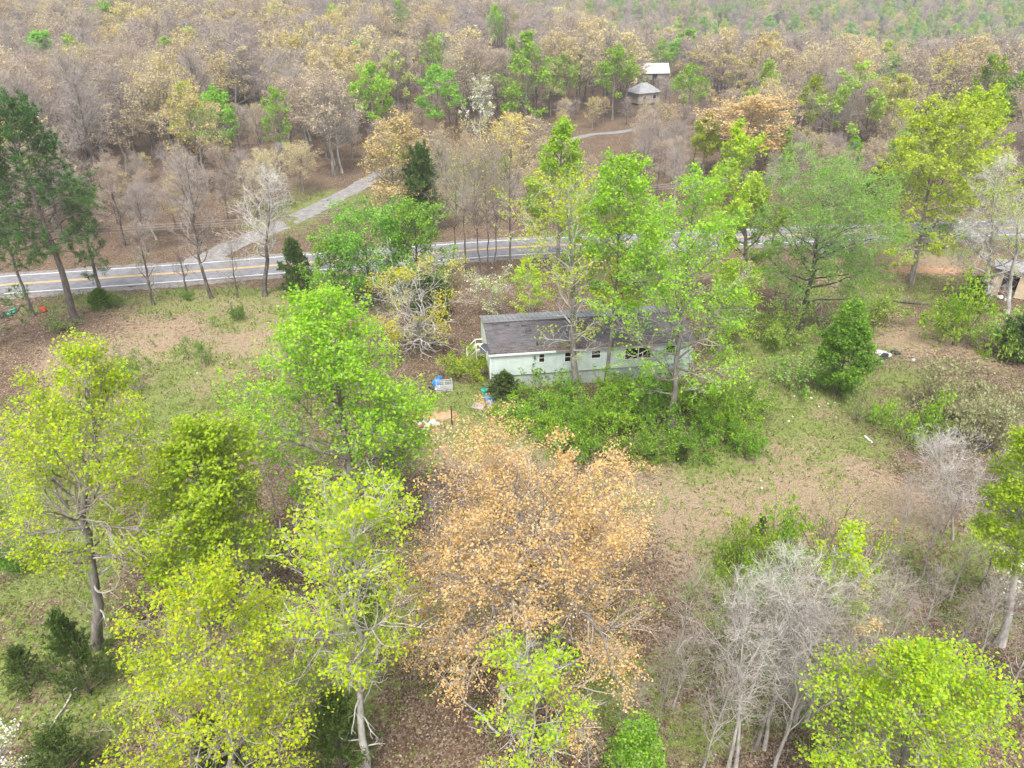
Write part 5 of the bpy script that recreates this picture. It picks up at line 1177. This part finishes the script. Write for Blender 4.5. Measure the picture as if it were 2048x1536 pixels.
def log(px0, px1, r, label, mt, name='fallen_log', seed=0):
    a, b = at(*px0), at(*px1); rr = random.Random(seed); n = 9; L = (b-a).length
    pts = []
    for k in range(n):
        q = a.lerp(b, k/(n-1)); pts.append((q.x-a.x+rr.uniform(-1,1)*0.03*L*0.5, q.y-a.y+rr.uniform(-1,1)*0.03*L*0.5, r*0.9+rr.uniform(0,0.1)))
    e = empty(name, a); tagp(e, label, 'log')
    MB().tube(pts, [r*(1-0.7*k/(n-1)) for k in range(n)], 7).build('stem', M[mt], e, smooth=True)
    for k in (3,5,6):
        q = Vector(pts[k]); d = Vector((rr.uniform(-1,1), rr.uniform(-1,1), 0.6))*L*0.12
        MB().tube([tuple(q), tuple(q+d*0.6), tuple(q+d)], [r*0.35,r*0.25,r*0.12], 5).build('broken_branch', M[mt], e, smooth=True)
log((1785,604),(1862,613),0.16,'dark fallen trunk lying before the dark cedar','bark_dark',seed=1)
log((158,1372),(70,1505),0.05,'thin pale fallen limb on the leaf litter','twig_pale','fallen_limb',2)
log((905,1062),(1000,1010),0.05,'grey fallen limb behind the orange oak','twig_pale','fallen_limb',3)
log((1000,1470),(870,1345),0.06,'pale fallen limb at the foot of the orange oak','twig_pale','fallen_limb',4)

# shed on the right
def shed():
    p = at(1978,588); e = empty('shed', p, math.radians(-28)); tagp(e, 'derelict tan plywood shed with an open doorway full of junk', 'shed')
    W_, D_, H_ = 4.2, 3.4, 2.75
    mb = MB()   # front wall with doorway and small window
    mb.box(0,0.75,0,0.08,0,H_); mb.box(0.75,2.15,0,0.08,2.35,H_); mb.box(2.15,2.95,0,0.08,0,H_); mb.box(2.95,3.55,0,0.08,0,1.35); mb.box(2.95,3.55,0,0.08,1.95,H_); mb.box(3.55,W_,0,0.08,0,H_)
    mb.build('front_wall', M['tan_wall'], e)
    MB().box(W_-0.08,W_,0.081,D_,0,H_-0.1).build('side_wall', M['grey_wall'], e)
    MB().box(0,0.08,0.081,D_,0,H_-0.1).build('side_wall', M['tan_wall'], e)
    MB().box(0,W_,D_+0.002,D_+0.08,0,H_-0.2).build('rear_wall', M['tan_wall'], e)
    MB().hexa([(-0.2,-0.3,H_+0.02),(W_+0.2,-0.3,H_+0.02),(W_+0.2,D_+0.3,H_-0.15),(-0.2,D_+0.3,H_-0.15),(-0.2,-0.3,H_+0.12),(W_+0.2,-0.3,H_+0.12),(W_+0.2,D_+0.3,H_-0.05),(-0.2,D_+0.3,H_-0.05)]).build('roof', M['roof_grey'], e)
    MB().box(-0.22,W_+0.22,-0.36,-0.302,H_-0.08,H_+0.14).build('fascia', M['steel'], e)
    MB().box(W_-0.06,W_+0.012,-0.03,-0.002,0,H_-0.1).build('corner_trim', M['rust'], e)
    w = MB().box(2.95,3.0,-0.02,0.09,1.35,1.95).box(3.5,3.55,-0.02,0.09,1.35,1.95).box(3.0,3.5,-0.02,0.09,1.35,1.4).box(3.0,3.5,-0.02,0.09,1.9,1.95).build('window', M['wood_grey'], e)
    MB().box(3.001,3.499,0.03,0.045,1.401,1.899).build('pane', M['glass'], w)
    MB().box(0.1,W_-0.1,1.3,1.35,0,H_-0.3).build('inner_partition', M['dark_in'], e)
    return p, e
sp_, se_ = shed()
for i,(u,v,sz,m,l) in enumerate(((1.1,0.5,(0.7,0.6,0.7),'rust','rusty junk bundle inside the shed doorway'),(1.7,0.5,(0.6,0.6,0.9),'card','brown box heap inside the shed doorway'),(1.3,0.9,(0.9,0.5,1.6),'wood_grey','grey wooden clutter stacked inside the shed'),(0.9,-0.9,(0.7,0.5,0.5),'white_plastic','white bag lying outside the shed doorway'),(1.5,-1.2,(0.5,0.4,0.3),'white_plastic','small white scrap outside the shed doorway'))):
    a = math.radians(-28); crumple('junk_piece', (sp_.x+u*math.cos(a)-v*math.sin(a), sp_.y+u*math.sin(a)+v*math.cos(a), 0), sz, M[m], l, 'junk', i+90, 'junk at the shed', amp=0.4)

# parked car behind the wispy tree
def car(p, rz, label):
    e = empty('parked_car', p, rz); tagp(e, label, 'car')
    prof = [(-2.2,0.35),(-2.25,0.72),(-2.0,0.92),(-1.35,1.0),(-0.75,1.42),(0.55,1.45),(1.15,1.0),(2.0,0.86),(2.22,0.65),(2.2,0.35)]
    mb = MB(); n = len(prof)
    for s in (-1,1):
        for x,z in prof:
            inset = 0.16 if z > 1.1 else 0.0
            mb.v.append((x, s*(0.86-inset), z))
    for k in range(n-1): mb.f.append((k,k+1,n+k+1,n+k)); mb.fm.append(0)
    mb.f.append(tuple(range(n))); mb.fm.append(0); mb.f.append(tuple(range(2*n-1,n-1,-1))); mb.fm.append(0); mb.f.append((0,n,2*n-1,n-1)); mb.fm.append(0)
    mb.build('body', M['car_paint'], e, bevel=0.05)
    for s in (-1,1):
        w = MB(); y = s*0.80
        w.quad((-1.15,s*0.845,1.03),(-0.15,s*0.845,1.03),(-0.15,s*0.725,1.38),(-0.72,s*0.725,1.38)).build('side_window', M['glass'], e)
        MB().quad((-0.08,s*0.845,1.03),(1.0,s*0.845,1.03),(0.5,s*0.725,1.40),(-0.08,s*0.725,1.38)).build('side_window', M['glass'], e)
        for x in (-1.35,1.35):
            t = MB().tube([(x,s*0.66,0.32),(x,s*0.87,0.32)],0.32,18).build('wheel', M['rubber'], e); MB().tube([(x,s*0.871,0.32),(x,s*0.885,0.32)],0.19,14).build('rim', M['grey_plastic'], t)
        MB().box(2.15,2.235,s*0.62-0.15,s*0.62+0.15,0.62,0.76).build('headlight', M['white_plastic'], e)
        MB().box(-2.27,-2.2,s*0.62-0.15,s*0.62+0.15,0.68,0.82).build('tail_light', M['red_plastic'], e)
    MB().quad((1.14,-0.66,1.045),(1.14,0.66,1.045),(0.62,0.6,1.42),(0.62,-0.6,1.42)).build('windscreen', M['glass'], e)
    MB().quad((-1.3,0.66,1.06),(-1.3,-0.66,1.06),(-0.82,-0.6,1.40),(-0.82,0.6,1.40)).build('rear_window', M['glass'], e)
car(at(1662,511), 0.35, 'dark silver car parked by the road behind the wispy tree')

# far buildings
def far_shed():
    p = at(1283,160); e = empty('far_shed', p, 0.06); tagp(e, 'small shed with a white metal roof in the far woods', 'shed')
    MB().box(0.3,7.9,0.3,6.0,0,1.75).build('wall', M['wood_grey'], e)
    r = MB().hexa([(0,0,1.7),(8.2,0,1.7),(8.2,3.2,4.0),(0.9,3.2,4.0),(0,0,1.8),(8.2,0,1.8),(8.2,3.2,4.1),(0.9,3.2,4.1)]).build('front_roof', M['metal_white'], e)
    MB().hexa([(0.9,3.21,4.0),(8.2,3.21,4.0),(8.2,6.4,1.7),(0,6.4,1.7),(0.9,3.21,4.1),(8.2,3.21,4.1),(8.2,6.4,1.8),(0,6.4,1.8)]).build('rear_roof', M['metal_white'], e)
    for k in range(9):
        x = 0.95+k*0.8; MB().hexa([(x,0.02,1.805),(x+0.06,0.02,1.805),(x+0.06,3.15,4.06),(x,3.15,4.06),(x,0.02,1.86),(x+0.06,0.02,1.86),(x+0.06,3.15,4.13),(x,3.15,4.13)]).build('roof_seam', M['metal_white'], r)
    MB().box(3.2,4.6,0.22,0.295,0,1.6).build('door', M['dark_in'], e)
far_shed()
def far_house():
    p = at(1285,203); e = empty('far_house', p, 0.5); tagp(e, 'grey hip roofed house half hidden in the far woods', 'house')
    MB().box(-3.2,3.2,-2.6,2.6,0,2.4).build('wall', M['grey_wall'], e)
    mb = MB(); a = [(-3.6,-3,2.35),(3.6,-3,2.35),(3.6,3,2.35),(-3.6,3,2.35)]; t0, t1 = (-0.9,0,4.3), (0.9,0,4.3)
    mb.v = a+[t0,t1]; mb.f = [(0,1,5,4),(1,2,5),(2,3,4,5),(3,0,4),(3,2,1,0)]; mb.fm = [0]*5
    mb.build('roof', M['roof_grey'], e)
    for x in (-1.6,1.4):
        w = MB().box(x-0.5,x+0.5,-2.68,-2.602,0.9,1.9).build('window', M['trim'], e); MB().box(x-0.42,x+0.42,-2.70,-2.681,0.98,1.82).build('pane', M['glass'], w)
far_house()

# power line along the road
def power_line():
    poles = [(-92.0,60.5), (-4.0,79.5), (47.0,88.0), (120.0,93.5)]
    poles = [(-80.0,60.0),(49.5,94.5),(150.0,101.0)]
    for i,(x,y) in enumerate(poles):
        e = empty('utility_pole', (x,y,0), 0.15); tagp(e, 'weathered wooden utility pole beside the road', 'pole', 'utility poles along the road')
        MB().tube([(0,0,-0.3),(0,0,8.6)],[0.16,0.11],10).build('mast', M['pole'], e)
        MB().box(-0.05,0.05,-1.0,1.0,7.9,8.02).build('crossarm', M['pole'], e)
        for yy in (-0.9,0,0.9): MB().tube([(0,yy,8.02),(0,yy,8.16)],0.05,8).build('insulator', M['grey_plastic'], e)
    for j, off in enumerate((-0.9,0,0.9)):
        for a, b in zip(poles[:-1], poles[1:]):
            pts = []
            for k in range(25):
                t = k/24; pts.append((a[0]+(b[0]-a[0])*t-0.15*off, a[1]+(b[1]-a[1])*t+off, 8.17-1.6*4*t*(1-t)))
            o = MB().tube(pts, 0.014, 4).build('power_wire', M['wire']); tagp(o, 'thin grey power wire strung along the road', 'wire', 'power wires along the road')
power_line()

# ------------------------------------------------------------------ haze
def haze():
    m = bpy.data.materials.new('haze'); m.use_nodes = True; nt = m.node_tree; nt.nodes.clear()
    out = nt.nodes.new('ShaderNodeOutputMaterial'); v = nt.nodes.new('ShaderNodeVolumePrincipled')
    v.inputs['Color'].default_value = (0.92,0.93,0.94,1); v.inputs['Density'].default_value = 0.0005; v.inputs['Anisotropy'].default_value = 0.2
    v.inputs['Density Attribute'].default_value = ''; v.inputs['Temperature Attribute'].default_value = ''
    nt.links.new(v.outputs[0], out.inputs['Volume'])
    m.cycles.homogeneous_volume = True
    o = MB().box(-1510,1510,-165,1810,-45,75).build('haze', m); tagp(o, 'pale spring haze in the air', 'haze', kind='stuff')
haze()
